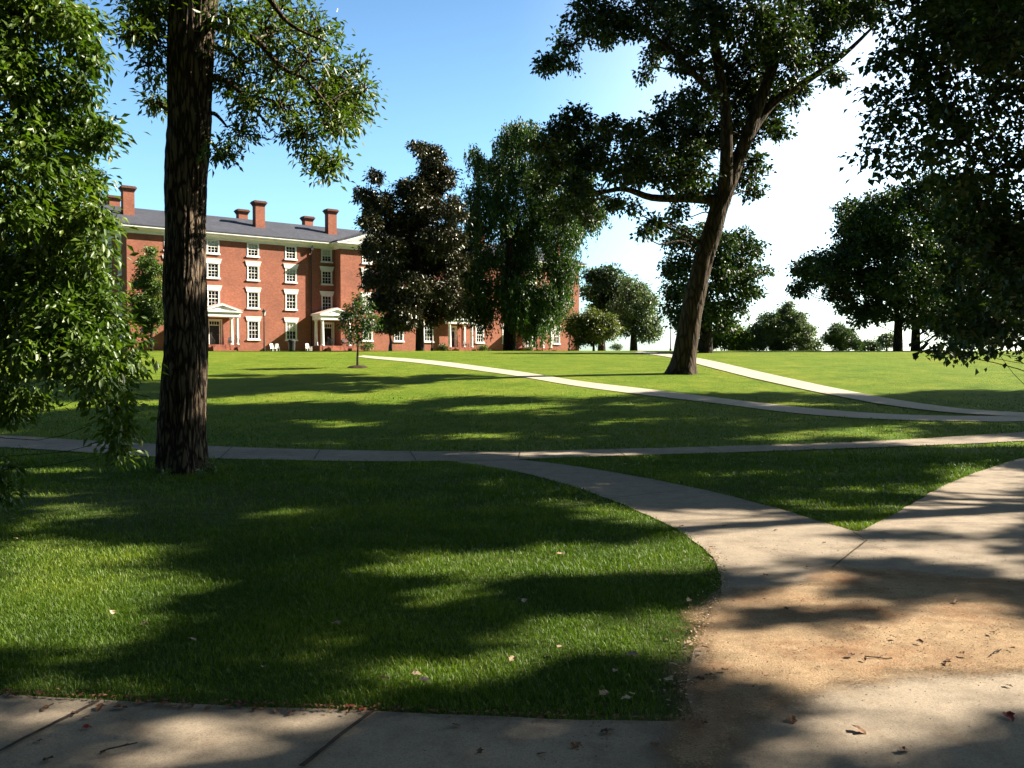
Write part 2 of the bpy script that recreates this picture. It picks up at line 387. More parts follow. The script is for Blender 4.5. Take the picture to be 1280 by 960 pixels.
# curved path and paved corner, one slab outline
left_edge = g([(560, 577), (600, 582.5), (640, 589.5), (690, 601), (740, 617), (790, 637), (840, 660), (872, 681), (893, 703), (903, 738), (888, 775), (868, 815), (858, 860), (868, 900)])
wedge_a = g([(620, 572.5), (700, 581), (780, 593.5), (860, 609), (940, 628), (1010, 648), (1066, 665.5)])
wedge_b = g([(1074, 665.5), (1110, 647), (1150, 625), (1200, 599), (1280, 573), (1400, 545)])
bot_edge = g([(860, 905.5), (760, 903), (600, 897.5), (400, 889.5), (200, 881), (0, 870), (-250, 855), (-900, 820)])
slab = np.concatenate([rough_edge(dense(left_edge, .12), .03), rough_edge(dense(bot_edge, .12), .02),
                       np.array([[-12, 1.0], [14, 1.0], [16, 12], [15.5, 19]]),
                       rough_edge(dense(wedge_b[::-1], .12), .03), rough_edge(dense(wedge_a[::-1], .12), .02)])
from mathutils.geometry import tessellate_polygon
tri = tessellate_polygon([[Vector((p[0], p[1], 0)) for p in slab]])
o = np_mesh('paved_corner', np.c_[slab, H(slab[:, 0], slab[:, 1]) + .012], np.array(tri), M['concrete']); tag(o, kind='structure')
if o.data.polygons[0].normal.z < 0: o.data.flip_normals()
PATH_POLYS.append(slab)

# expansion joints in the concrete: shallow dirt-filled lines
jb = MB()
def joint(pa, pb, w=.014, lift=.024):
    a = G(*pa); b = G(*pb); d = (b - a)[:2]; ln = np.linalg.norm(d); d /= ln; nn = np.array([-d[1], d[0]])
    n = max(6, int(ln / .06)); vs = []; fs = []
    for i in range(n + 1):
        c = a[:2] + d * ln * i / n; j = .006 * mnoise.noise((c[0] * 9, c[1] * 9, 1)); ww = w * (.55 + .6 * abs(mnoise.noise((c[0] * 14, c[1] * 14, 4))))
        for s in (-1, 1):
            q = c + nn * (s * ww + j); vs.append((q[0], q[1], h(*q) + lift))
    fs = [(2 * i, 2 * i + 1, 2 * i + 3, 2 * i + 2) for i in range(n)]
    jb.add(vs, fs)
joint((128, 879), (-20, 955), .016); joint((466, 894), (376, 965), .017); joint((1040, 713), (1084, 678), .012)
joint((1066, 668), (1083, 678), .008); joint((700, 632), (870, 613), .010); joint((1130, 655), (1300, 658), .009)
for a_, b_ in (((512, 565), (520, 577)), ((650, 565.6), (648, 574)), ((767, 562.6), (782, 571)), ((880, 560), (905, 567)), ((990, 556.5), (1020, 563.5)), ((400, 563.5), (392, 576)), ((290, 560), (275, 574))):
    joint(a_, b_, .012, .023)
jb.build('path_joint', M['joint']); bpy.data.objects['path_joint']['kind'] = 'structure'

# bare sandy soil washed over the paving corner
soil_poly = dense(g([(838, 904), (832, 872), (840, 835), (856, 800), (872, 768), (893, 741), (950, 738), (1000, 728), (1060, 712), (1180, 722), (1300, 730), (1420, 760), (1420, 845), (1280, 848), (1130, 855), (1050, 868), (990, 895), (960, 925), (925, 965), (840, 985), (828, 930), (838, 904)]), .1)
def inside(poly, x, y):
    r = np.zeros(len(x), bool); x0, y0 = poly[:, 0], poly[:, 1]; x1, y1 = np.roll(x0, -1), np.roll(y0, -1)
    for a, b, c, d in zip(x0, y0, x1, y1):
        if b == d: continue
        hit = ((b > y) != (d > y)) & (x < (c - a) * (y - b) / (d - b) + a); r ^= hit
    return r
def sdist(poly, x, y):
    d2 = np.full(len(x), 1e9)
    for i in range(len(poly)):
        a = poly[i]; b = poly[(i + 1) % len(poly)]; e = b - a; L = (e @ e) + 1e-12
        t = np.clip(((x - a[0]) * e[0] + (y - a[1]) * e[1]) / L, 0, 1); d2 = np.minimum(d2, (x - a[0] - t * e[0]) ** 2 + (y - a[1] - t * e[1]) ** 2)
    return np.sqrt(d2) * np.where(inside(poly, x, y), 1, -1)
mn = soil_poly.min(0) - .6; mxx = soil_poly.max(0) + .6; st = .06
gxn = np.arange(mn[0], mxx[0], st); gyn = np.arange(mn[1], mxx[1], st); XX, YY = np.meshgrid(gxn, gyn)
sdv = sdist(soil_poly[::3], XX.ravel(), YY.ravel()).reshape(XX.shape)
idx = np.arange(XX.size).reshape(XX.shape); keep = (sdv > -.55)
cell = keep[:-1, :-1] & keep[1:, :-1] & keep[:-1, 1:] & keep[1:, 1:]
fq = np.stack([idx[:-1, :-1][cell], idx[:-1, 1:][cell], idx[1:, 1:][cell], idx[1:, :-1][cell]], 1)
zz = .024 + .012 * np.array([mnoise.noise((a * 1.3, b * 1.3, 0)) * .5 + .5 + .45 * mnoise.noise((a * 5, b * 5, 3)) for a, b in zip(XX.ravel(), YY.ravel())])
used = np.unique(fq); mp = -np.ones(XX.size, int); mp[used] = np.arange(len(used))
o = np_mesh('bare_soil', np.c_[XX.ravel(), YY.ravel(), zz][used], mp[fq], M['soil'], attr={'edge': np.clip(sdv.ravel()[used] / .35, -1.5, 1.5)}, smooth=True); tag(o, kind='structure')

# ------------------------------------------------------------------ lawn sheet
def axis(lo, hi, fine_lo, fine_hi, step):
    a = list(np.arange(fine_lo, fine_hi + step, step)); s = step
    while a[-1] < hi: s *= 1.35; a.append(a[-1] + s)
    s = step; b = [fine_lo]
    while b[-1] > lo: s *= 1.35; b.append(b[-1] - s)
    return np.array(b[1:][::-1] + a)
ax = axis(-1800, 1800, -26, 30, .5); ay = axis(-300, 2600, 0, 62, .5)
XX, YY = np.meshgrid(ax, ay); idx = np.arange(XX.size).reshape(XX.shape)
f = np.stack([idx[:-1, :-1], idx[:-1, 1:], idx[1:, 1:], idx[1:, :-1]], -1).reshape(-1, 4)
o = np_mesh('lawn', np.c_[XX.ravel(), YY.ravel(), H(XX.ravel(), YY.ravel())], f, M['lawn'], smooth=True); tag(o, kind='structure')

# ------------------------------------------------------------------ grass blades
def on_path(x, y):
    r = np.zeros(len(x), bool)
    for p in PATH_POLYS: r |= inside(p, x, y)
    return r
BARE = [G(225, 640)[:2], G(60, 625)[:2]]
def grass_zone(y0, y1, n, hgt, wid, margin=.6):
    out = []
    # even over the ground that the view cone covers, plus a margin on either side
    y = np.sqrt(RNG.uniform((y0) ** 2, (y1) ** 2, n)); x = RNG.uniform(-1, 1, n) * (y * .60 + margin)
    kk = ~on_path(x + RNG.normal(0, .022, n), y + RNG.normal(0, .022, n)); x, y = x[kk], y[kk]
    # clumpiness, thin worn places
    cl = np.sin(x * 3.1 + np.sin(y * 2.3) * 1.7) * np.sin(y * 2.9 + np.sin(x * 1.9) * 1.4)
    dens = .78 + .22 * cl
    for b, s in zip(BARE, (1.3, 1.4)): dens = dens * (1 - .75 * np.exp(-((x - b[0]) ** 2 + (y - b[1]) ** 2) / s ** 2))
    sdw = soil_near(x, y); dens = dens * np.clip(.18 + sdw / .5, .12, 1)
    if y1 > 20: dens = dens * np.clip((y1 - y) / (y1 - y0), 0, 1)
    kk = RNG.random(len(x)) < dens; x, y, cl = x[kk], y[kk], cl[kk]
    n = len(x); z = H(x, y)
    H_ = hgt * RNG.uniform(.55, 1.25, n) * (1 + .25 * cl); Wd = wid * RNG.uniform(.7, 1.3, n)
    az = RNG.uniform(0, 2 * np.pi, n); lean = RNG.uniform(.15, 1.0, n) * H_
    la = az + RNG.normal(0, .6, n) + np.pi / 2
    dx, dy = np.cos(az), np.sin(az); lx, ly = np.cos(la), np.sin(la)
    base = np.c_[x, y, z]; wv = np.c_[dx, dy, np.zeros(n)] * (Wd / 2)[:, None]
    mid = base + np.c_[lx * lean * .35, ly * lean * .35, H_ * .6]; tip = base + np.c_[lx * lean, ly * lean, H_]
    v = np.stack([base - wv, base + wv, mid - wv * .8, mid + wv * .8, tip], 1).reshape(-1, 3)
    o0 = np.arange(n)[:, None] * 5
    f = np.concatenate([o0 + [0, 1, 3], o0 + [0, 3, 2], o0 + [2, 3, 4]])
    pn = np.array([mnoise.noise((a_ * .7, b_ * .7, 2)) + .6 * mnoise.noise((a_ * 2.2, b_ * 2.2, 5)) for a_, b_ in zip(x, y)])
    var = np.clip(RNG.normal(.42, .18, n) + .08 * cl + .38 * pn, 0, 1)
    return v, f, np.repeat(var, 5)
def soil_near(x, y):
    c = soil_poly[::6]; r = np.full(len(x), 9.0)
    m = (x > c[:, 0].min() - 1.5) & (x < c[:, 0].max() + 1.5) & (y > c[:, 1].min() - 1.5) & (y < c[:, 1].max() + 1.5)
    if m.any(): r[m] = -sdist(c, x[m], y[m])
    return r
def grass(name, zones):
    vs, fs, vr, o0 = [], [], [], 0
    for z in zones:
        v, f, a = grass_zone(*z); vs.append(v); fs.append(f + o0); vr.append(a); o0 += len(v)
    o = np_mesh(name, np.concatenate(vs), np.concatenate(fs), M['grass'], attr={'var': np.concatenate(vr)})
    tag(o, 'short mown green grass covering the lawn between the paths', 'grass', kind='stuff')
grass('grass', [(3.8, 6.2, 210000, .028, .0036), (6.2, 9.5, 210000, .031, .0048), (9.5, 15, 150000, .037, .008), (15, 26, 80000, .045, .013)])

# ------------------------------------------------------------------ trees
def norm(v): return v / (np.linalg.norm(v, axis=-1, keepdims=True) + 1e-9)
def leaves(c, axis_dir, L, wid, rng, up=.55, fold=.25):
    """folded diamond leaves centred on c"""
    n = len(c); a = norm(axis_dir + rng.normal(0, .55, (n, 3)))
    nn = norm(rng.normal(0, 1, (n, 3)) * (1 - up) + np.array([0, 0, up]) * 1.4)
    b = norm(np.cross(nn, a)); nn = np.cross(a, b)
    ll = L * rng.uniform(.5, 1.35, n)[:, None]; w = wid * ll
    v = np.stack([c - a * ll * .5, c + b * w * .5 + nn * w * fold - a * ll * .05, c + a * ll * .5 - nn * ll * .08, c - b * w * .5 + nn * w * fold - a * ll * .05], 1).reshape(-1, 3)
    o0 = np.arange(n)[:, None] * 4
    return v, np.concatenate([o0 + [0, 1, 2], o0 + [0, 2, 3]])
class Tubes:
    def __init__(self): self.v = []; self.f = []; self.n = 0
    def add(self, pts, rad, sides=8, wob=0.0, flare=None, ridge=None, step=None):
        p = np.array(pts, float); r = np.array(rad, float); out = []; rr = []
        for i in range(len(p) - 1):
            p0 = p[max(i - 1, 0)]; p1 = p[i]; p2 = p[i + 1]; p3 = p[min(i + 2, len(p) - 1)]
            m = 4 if step is None else max(2, int(np.linalg.norm(p2 - p1) / step))
            for t in np.linspace(0, 1, m, endpoint=False):
                out.append(.5 * (2 * p1 + (p2 - p0) * t + (2 * p0 - 5 * p1 + 4 * p2 - p3) * t * t + (3 * p1 - p0 - 3 * p2 + p3) * t ** 3)); rr.append(r[i] + (r[i + 1] - r[i]) * t)
        out.append(p[-1]); rr.append(r[-1]); c = np.array(out); rr = np.array(rr)
        tg = norm(np.gradient(c, axis=0)); a = np.array([1., 0, 0]) if abs(tg[0][0]) < .8 else np.array([0, 1., 0])
        th = np.linspace(0, 2 * np.pi, sides, endpoint=False); V_ = []
        for i in range(len(c)):
            a = a - tg[i] * (a @ tg[i]); a /= np.linalg.norm(a) + 1e-9; b = np.cross(tg[i], a)
            rad_ = np.full(sides, rr[i])
            if flare:   # root swellings near the ground
                zb = c[i][2] - c[0][2]; rad_ = rad_ * (1 + flare[0] * math.exp(-zb / flare[1]) * (1 + .45 * np.sin(th * flare[2] + 1.3) + .25 * np.sin(th * 3 + .4)))
            if ridge:
                for j in range(sides):
                    q = np.array([math.cos(th[j]), math.sin(th[j])]) * ridge[0]
                    zc = c[i][2] * ridge[1]
                    w = mnoise.noise((q[0] + .35 * mnoise.noise((q[0], q[1], zc * 2)), q[1], zc)); w2 = mnoise.noise((q[0] * 2.3, q[1] * 2.3, zc * 2.6 + 7))
                    rad_[j] += ridge[2] * ((.5 - abs(w)) * 1.6 + .6 * (.5 - abs(w2)) - .5)
                    rad_[j] += ridge[2] * 1.5 * mnoise.noise((math.cos(th[j]) * 1.2, math.sin(th[j]) * 1.2, c[i][2] * .9))
            V_.append(c[i] + np.cos(th)[:, None] * a * rad_[:, None] + np.sin(th)[:, None] * b * rad_[:, None])
        V_ = np.concatenate(V_); m = len(c)
        i, j = np.meshgrid(np.arange(m - 1), np.arange(sides), indexing='ij'); i = i.ravel(); j = j.ravel(); j2 = (j + 1) % sides
        self.f.append(np.stack([i * sides + j, i * sides + j2, (i + 1) * sides + j2, (i + 1) * sides + j], 1) + self.n)
        self.v.append(V_); self.n += len(V_)
    def build(self, name, mat, parent): return np_mesh(name, np.concatenate(self.v), np.concatenate(self.f), mat, parent, smooth=True)

def tree(name, label, cat, base, trunks, clumps, mat, barkm, leaf=(.12, .5), per_m2=60, sub=.35, seed=1, hang=.25, limb_r=.35, group=None,
         trunk_kw=None, shell=.55, up=.5, twig=.012, cap=198000, strands=0, pen=1.2, limb_every=1, gap=0.0, dens=2.6):
    """trunks: list of (points, radii), the first is the stem; clumps: (centre, radii xyz) in world space"""
    rng = np.random.default_rng(seed); t = empty(name, base); tag(t, label, cat, group)
    b = np.array(base, float); T = Tubes()
    tp = []
    for i, (pts, rad) in enumerate(trunks):
        pts = [np.array(q, float) - b for q in pts]
        T.add(pts, rad, **(trunk_kw or {}) if i == 0 else dict(sides=10))
        dd = np.array(pts); 
        for q in range(len(dd) - 1):
            for s in np.linspace(0, 1, 6, endpoint=False): tp.append((*(dd[q] + (dd[q + 1] - dd[q]) * s), rad[q] + (rad[q + 1] - rad[q]) * s))
    tp = np.array(tp); cs, ax_ = [], []
    total = 0
    for ci_, cl_ in enumerate(clumps):
        c, r = cl_[:2]; c = np.array(c, float) - b; r = np.array(r, float)
        # limb from the nearest lower stem point
        cost = np.linalg.norm(tp[:, :3] - c, axis=1) + np.clip(tp[:, 2] - c[2] + .3 * np.linalg.norm((tp[:, :2] - c[:2]), axis=1), 0, None) * pen
        s = tp[np.argmin(cost)]; dist = np.linalg.norm(s[:3] - c)
        if dist > .15 and ci_ % limb_every == 0 and len(cl_) < 3:
            r0 = min(s[3] * .5, limb_r * .035 * dist + (.012 if limb_r > .05 else .004)); mid1 = s[:3] * .62 + c * .38 + np.array([0, 0, dist * .06]) + rng.normal(0, .05 * dist, 3); mid2 = s[:3] * .25 + c * .75 + rng.normal(0, .05 * dist, 3)
            T.add([s[:3], mid1, mid2, c], [r0, r0 * .75, r0 * .5, r0 * .3], sides=6)
        area = 4 * np.pi * ((r[0] * r[1]) ** 1.6 / 3 + (r[0] * r[2]) ** 1.6 / 3 + (r[1] * r[2]) ** 1.6 / 3) ** (1 / 1.6)
        nsub = max(6, int(area / (sub * sub) * .7 * (1 - gap)))
        d = norm(rng.normal(0, 1, (nsub, 3))); rad = rng.random(nsub) ** .45
        rad = shell * (.55 + .5 * rad) + (1 - shell) * rad
        sc = c + d * rad[:, None] * r * rng.uniform(.85, 1.12, (nsub, 1))
        ntw = min(nsub, 14)
        for q in (sc[:ntw] if len(cl_) < 3 else sc[:0]):
            m_ = (c + q) / 2 + rng.normal(0, .06, 3) * r; T.add([c, m_, q], [twig * 1.6, twig * 1.1, twig * .5], sides=4)
        for q, dd_ in zip(sc, d):
            m = max(4, int(per_m2 * dens * sub * sub * rng.uniform(.5, 1.4)))
            if strands:      # hanging strings of foliage
                ns = 3; m = max(m, 6)
                top = q + rng.normal(0, sub * .5, (ns, 3)); ln = strands * rng.uniform(.4, 1.3, ns)
                kx = rng.integers(0, ns, m); tt = rng.random(m)
                pts = top[kx] + np.c_[rng.normal(0, sub * .14, m), rng.normal(0, sub * .14, m), -tt * ln[kx]]
                cs.append(pts); ax_.append(np.tile(np.array([0, 0, -1.2]), (m, 1)) + rng.normal(0, .35, (m, 3)))
            else:
                pts = q + rng.normal(0, 1, (m, 3)) * sub * np.array([.55, .55, .38])
                cs.append(pts); ax_.append(norm(pts - q) + dd_ * .5 + np.array([0, 0, -hang * 2]))
    cs = np.concatenate(cs); ax_ = np.concatenate(ax_)
    print('LEAVES', name, len(cs), cap)
    if len(cs) > cap:
        kk = rng.permutation(len(cs))[:cap]; cs, ax_ = cs[kk], ax_[kk]
    v, f = leaves(cs, ax_, leaf[0], leaf[1], rng, up)
    cl = np.array([mnoise.noise(tuple(q * .9 + seed)) for q in cs[::1]]) if len(cs) < 40000 else np.sin(cs[:, 0] * 2.3 + seed) * np.sin(cs[:, 1] * 2.1) * np.sin(cs[:, 2] * 2.7) * .7
    var = np.clip(.42 + .25 * cl + rng.normal(0, .17, len(cs)), 0, 1)
    np_mesh('crown', v, f, mat, t, attr={'var': np.repeat(var, 4)})
    T.build('trunk', barkm, t)
    return t

def PC(d, lst, deep=1.0, seed=0, spread=None, sat=.55):
    """clumps from photo pixels at depth d; spread = how far they scatter in depth"""
    rg = np.random.default_rng(seed); out = []; sc = F / d
    xs = [a[0] for a in lst]; w = (max(xs) - min(xs)) / sc / 2
    spread = w * .6 if spread is None else spread
    for a in lst:
        off = a[3] if len(a) > 3 else rg.uniform(-1, 1) * spread
        r = a[2] / sc; c = P(a[0], a[1], d + off); r *= (d + off) / d
        out.append((c, (r, r * deep, r * .85)))
        if a[2] > 9 and rg.random() < sat:
            q = norm(rg.normal(0, 1, 3)); out.append((c + q * r * rg.uniform(.85, 1.08), (r * .38,) * 3, False))
    return out
def blob(c, R_, n, seed, rr=(.9, 1.6), zs=1.0):
    """n clumps filling an ellipsoid crown"""
    rg = np.random.default_rng(seed); out = []
    for i in range(n):
        d = norm(rg.normal(0, 1, 3)); q = np.array(c) + d * (rg.random() ** .4) * np.array(R_); r = rg.uniform(*rr); out.append((q, (r, r, r * zs)))
    return out

# --- big trunk in the left foreground
dA = 12.6; bA = gx(229, dA); sA = F / dA
trA = [(P(229, 592, dA) + [0, 0, -.15], 30 / sA), (P(229, 570, dA), 28.5 / sA), (P(230, 520, dA), 27 / sA), (P(231, 430, dA), 25 / sA), (P(232, 330, dA), 23.7 / sA), (P(233, 230, dA), 23.7 / sA),
       (P(237, 120, dA), 26.5 / sA), (P(243, 0, dA), 29 / sA), (P(246, -120, dA), 26 / sA), (P(250, -300, dA), 21 / sA), (P(258, -520, dA), 15 / sA), (P(255, -760, dA), 8 / sA), (P(255, -900, dA), 3 / sA)]
limbA = [([P(250, 20, dA), P(282, 38, dA - .3), P(318, 48, dA - .5), P(352, 84, dA - .6), P(385, 102, dA - .6), P(418, 142, dA - .5)], [.075, .055, .042, .03, .02, .01]),
         ([P(254, -60, dA), P(290, -45, dA - .5), P(330, -10, dA - .8), P(362, 30, dA - 1), P(408, 52, dA - 1.1)], [.075, .055, .04, .026, .01]),
         ([P(250, 100, dA), P(275, 98, dA - .2), P(300, 115, dA - .3), P(330, 150, dA - .3)], [.05, .04, .03, .015]),
         ([P(252, 145, dA), P(268, 142, dA + .1), P(285, 160, dA + .2)], [.035, .03, .012]),
         ([P(232, -20, dA), P(200, 0, dA + .4), P(175, 30, dA + .6)], [.06, .045, .02]),
         ([P(216, 138, dA), P(205, 135, dA), P(195, 128, dA)], [.03, .025, .012])]
cA = PC(dA, [(285, 25, 30), (330, 35, 38), (300, 75, 30), (345, 85, 36), (385, 75, 36), (420, 105, 36), (440, 125, 28), (395, 125, 34), (350, 130, 32), (310, 130, 28), (420, 160, 28), (400, 195, 22), (300, 165, 22), (350, 10, 35), (395, 40, 30),
              (285, 110, 18), (430, 145, 30), (455, 115, 14), (450, 90, 18), (285, 185, 13), (380, 170, 24), (415, 205, 12), (400, 215, 8), (275, 60, 18),
              (180, 15, 30), (165, 45, 20), (195, 50, 22), (185, 80, 18), (200, 20, 26), (170, 0, 26), (196, 100, 10), (193, 128, 10), (205, 130, 8), (192, 0, 24)], seed=3, spread=.9)
cA += blob(P(250, -520, dA), (4.6, 4.6, 3.0), 34, 5, (.9, 1.4))
tree('ash_tree', 'tall dark furrowed trunk standing in the left foreground lawn', 'tree', bA, [(a_, b_) for a_, b_ in [([q[0] for q in trA], [q[1] for q in trA])] + limbA], cA,
     M['leaf_ash'], M['bark_near'], leaf=(.105, .36), per_m2=200, sub=.22, seed=21, hang=.3, trunk_kw=dict(sides=150, step=.04, flare=(.22, .35, 5), ridge=(6.5, 1.3, .030)), shell=.5, gap=.1, cap=220000, pen=.15)

# --- leafy tree at the left edge, trunk outside the frame
dB = 8.6; bB = np.array([-7.4, 9.4, 0.0])
cB = PC(dB, [(5, 30, 60), (60, 20, 45), (105, 35, 26), (40, 90, 45), (0, 120, 60), (60, 150, 45), (105, 165, 26), (122, 172, 18), (30, 200, 55), (85, 215, 32), (95, 110, 16), (112, 75, 14),
              (0, 260, 55), (55, 270, 45), (95, 265, 22), (30, 330, 55), (85, 325, 36), (115, 340, 22), (20, 390, 50), (75, 390, 42), (118, 385, 28), (140, 420, 28), (165, 448, 22), (95, 430, 36), (50, 440, 36), (15, 450, 36),
              (30, 490, 26), (8, 505, 24), (120, 460, 30), (142, 480, 26), (145, 515, 20), (150, 540, 14), (148, 565, 8), (2, 590, 20), (0, 615, 16), (108, 490, 18), (112, 235, 18), (116, 275, 16), (120, 310, 16),
              (-60, 60, 70), (-70, 180, 70), (-80, 300, 70), (-60, 410, 60), (-70, 500, 45), (-60, 590, 35), (-150, 100, 90), (-160, 260, 90), (-150, 400, 80), (-30, -60, 70), (60, -60, 50), (-130, -60, 90)], seed=8, spread=.55)
cB += blob((-7.6, 9.6, 7.5), (2.2, 2.4, 2.0), 10, 6, (.8, 1.3))
tree('leafy_tree', 'dense glossy green foliage hanging low at the left edge of the photo', 'tree', bB,
     [([bB + [0, 0, -.2], bB + [.05, 0, 1.5], bB + [-.1, .1, 3.5], bB + [0, .1, 5.5], bB + [0, 0, 8.5]], [.26, .2, .17, .13, .04])], cB,
     M['leaf_left'], M['bark_dark'], leaf=(.092, .42), per_m2=400, sub=.17, seed=22, hang=.4, shell=.5, twig=.004, cap=330000, limb_r=.02, pen=.2)

# --- leaning oak in the middle of the lawn
dC = 32.0; bC = G(853, 467); dC = bC[1]; sC = F / dC
trC = [(P(852, 468, dC) + [0, 0, -.2], 15.05 / sC), (P(855, 452, dC), 14.19 / sC), (P(860, 415, dC), 13.59 / sC), (P(869, 370, dC), 12.56 / sC), (P(880, 322, dC), 12.04 / sC), (P(891, 285, dC), 11.35 / sC), (P(902, 252, dC), 10.84 / sC), (P(912, 228, dC), 9.03 / sC), (P(926, 190, dC), 7.74 / sC),
       (P(945, 140, dC), 6.88 / sC), (P(965, 85, dC), 6.02 / sC), (P(985, 20, dC), 4.73 / sC), (P(1000, -60, dC), 4.30 / sC), (P(1005, -150, dC), 1.72 / sC)]
limbC = [([P(906, 245, dC), P(908, 200, dC - .3), P(907, 140, dC - .5), P(897, 75, dC - .6), P(888, 0, dC - .6), P(880, -70, dC - .5)], [.30, .24, .20, .17, .12, .05]),
         ([P(932, 175, dC), P(965, 130, dC + .3), P(1010, 100, dC + .4), P(1055, 68, dC + .4), P(1095, 30, dC + .4)], [.20, .16, .13, .09, .04]),
         ([P(896, 250, dC), P(860, 248, dC + .2), P(815, 247, dC + .3), P(780, 236, dC + .3), P(745, 240, dC + .2), P(715, 222, dC)], [.20, .16, .13, .10, .07, .04]),
         ([P(907, 130, dC - .5), P(870, 95, dC - .7), P(830, 55, dC - .8), P(770, 25, dC - .8), P(710, 60, dC - .8)], [.15, .12, .09, .06, .03])]
cC = PC(dC, [(735, 15, 28), (765, 28, 24), (705, 55, 16), (695, 75, 13), (680, 84, 9), (745, 40, 20), (715, 82, 8), (800, 20, 32), (835, 45, 26), (860, 75, 24), (880, 30, 34), (930, 30, 38), (975, 40, 36), (1020, 25, 34), (1060, 20, 32), (1090, 5, 24), (815, 70, 12), (805, 92, 10),
              (850, 5, 34), (900, 90, 26, 1.7), (940, 85, 30, 1.7), (985, 80, 28), (960, 120, 26, 1.7), (990, 115, 18), (920, 125, 28, 1.7), (875, 130, 24), (845, 135, 24), (1020, 65, 24), (1040, 90, 12),
              (820, 165, 26), (790, 185, 22), (850, 180, 30), (800, 210, 26), (835, 215, 28), (870, 210, 26), (880, 165, 28, 1.7), (925, 165, 26, 1.7), (960, 150, 22, 1.7), (975, 165, 12), (895, 235, 20, 1.7), (860, 238, 16), (780, 215, 18), (780, 160, 10),
              (745, 175, 22), (720, 150, 20), (700, 165, 20), (690, 200, 24), (725, 200, 24), (755, 205, 18), (675, 230, 22), (715, 240, 24), (745, 250, 18), (695, 265, 18), (735, 272, 14), (680, 180, 16), (760, 160, 12),
              (930, 222, 14), (945, 238, 10), (935, 205, 14), (950, 215, 8), (820, 278, 11), (805, 290, 9), (848, 262, 12), (792, 262, 9), (838, 282, 7), (770, 255, 10),
              (870, -50, 50), (930, -60, 55), (990, -40, 50), (800, -40, 45), (740, -30, 32), (1050, -40, 45), (960, -120, 60), (880, -120, 50), (820, -130, 50), (1030, -130, 55), (760, -110, 36), (920, -210, 60), (990, -210, 55), (860, -210, 50), (1080, -110, 40), (940, -280, 45)], seed=12, spread=2.6)
tree('oak_tree', 'leaning thick brown oak trunk with dark lobed crown beside the pale path', 'tree', bC, [([q[0] for q in trC], [q[1] for q in trC])] + limbC, cC,
     M['leaf_oak'], M['bark_oak'], leaf=(.17, .62), per_m2=100, sub=.32, seed=23, hang=.2, trunk_kw=dict(sides=48, step=.12, flare=(.55, .4, 5), ridge=(3.2, .8, .03)), shell=.5, cap=209000, gap=.05)

# --- dark maple on the right, trunk outside the frame
dD = 15.0; bD = np.array([12.6, 15.5, 0.0])
cD = PC(dD, [(1130, 25, 36), (1108, 85, 26), (1098, 120, 18), (1105, 155, 28), (1092, 190, 20), (1112, 208, 20), (1150, 70, 36), (1150, 130, 38), (1150, 190, 34), (1190, 40, 44), (1195, 110, 46), (1195, 180, 44), (1185, 225, 26), (1240, 50, 50), (1245, 130, 52), (1245, 210, 50),
              (1240, 280, 44), (1275, 330, 40), (1230, 320, 26), (1270, 385, 34), (1245, 400, 24), (1215, 415, 20), (1190, 432, 14), (1170, 440, 8), (1215, 440, 11), (1240, 432, 16), (1275, 425, 22), (1255, 365, 26),
              (1300, 60, 60), (1310, 170, 60), (1310, 280, 55), (1320, 380, 45), (1370, 100, 80), (1380, 240, 80), (1380, 360, 60), (1460, 100, 100), (1470, 260, 90), (1160, -40, 45), (1230, -50, 60), (1320, -60, 70), (1560, 150, 100), (1560, 300, 80), (1215, 250, 34), (1235, 300, 38), (1220, 360, 32), (1200, 300, 26), (1190, 345, 22), (1210, 395, 26), (1182, 400, 15), (1260, 300, 30), (1195, 265, 22)], seed=15, spread=1.6)
tree('maple_tree', 'dark shaded maple foliage filling the right edge, lowest leaves dangling over the lawn', 'tree', bD,
     [([bD + [0, 0, -.2], bD + [.05, 0, 1.5], bD + [-.1, .1, 4], bD + [0, .1, 7], bD + [.1, 0, 10.5]], [.42, .34, .28, .2, .05])], cD,
     M['leaf_maple'], M['bark_dark'], leaf=(.12, .75), per_m2=150, dens=1.55, sub=.26, limb_r=.05, pen=.2, seed=24, hang=.3, shell=.4, up=.65, twig=.008, cap=286000, gap=.05)

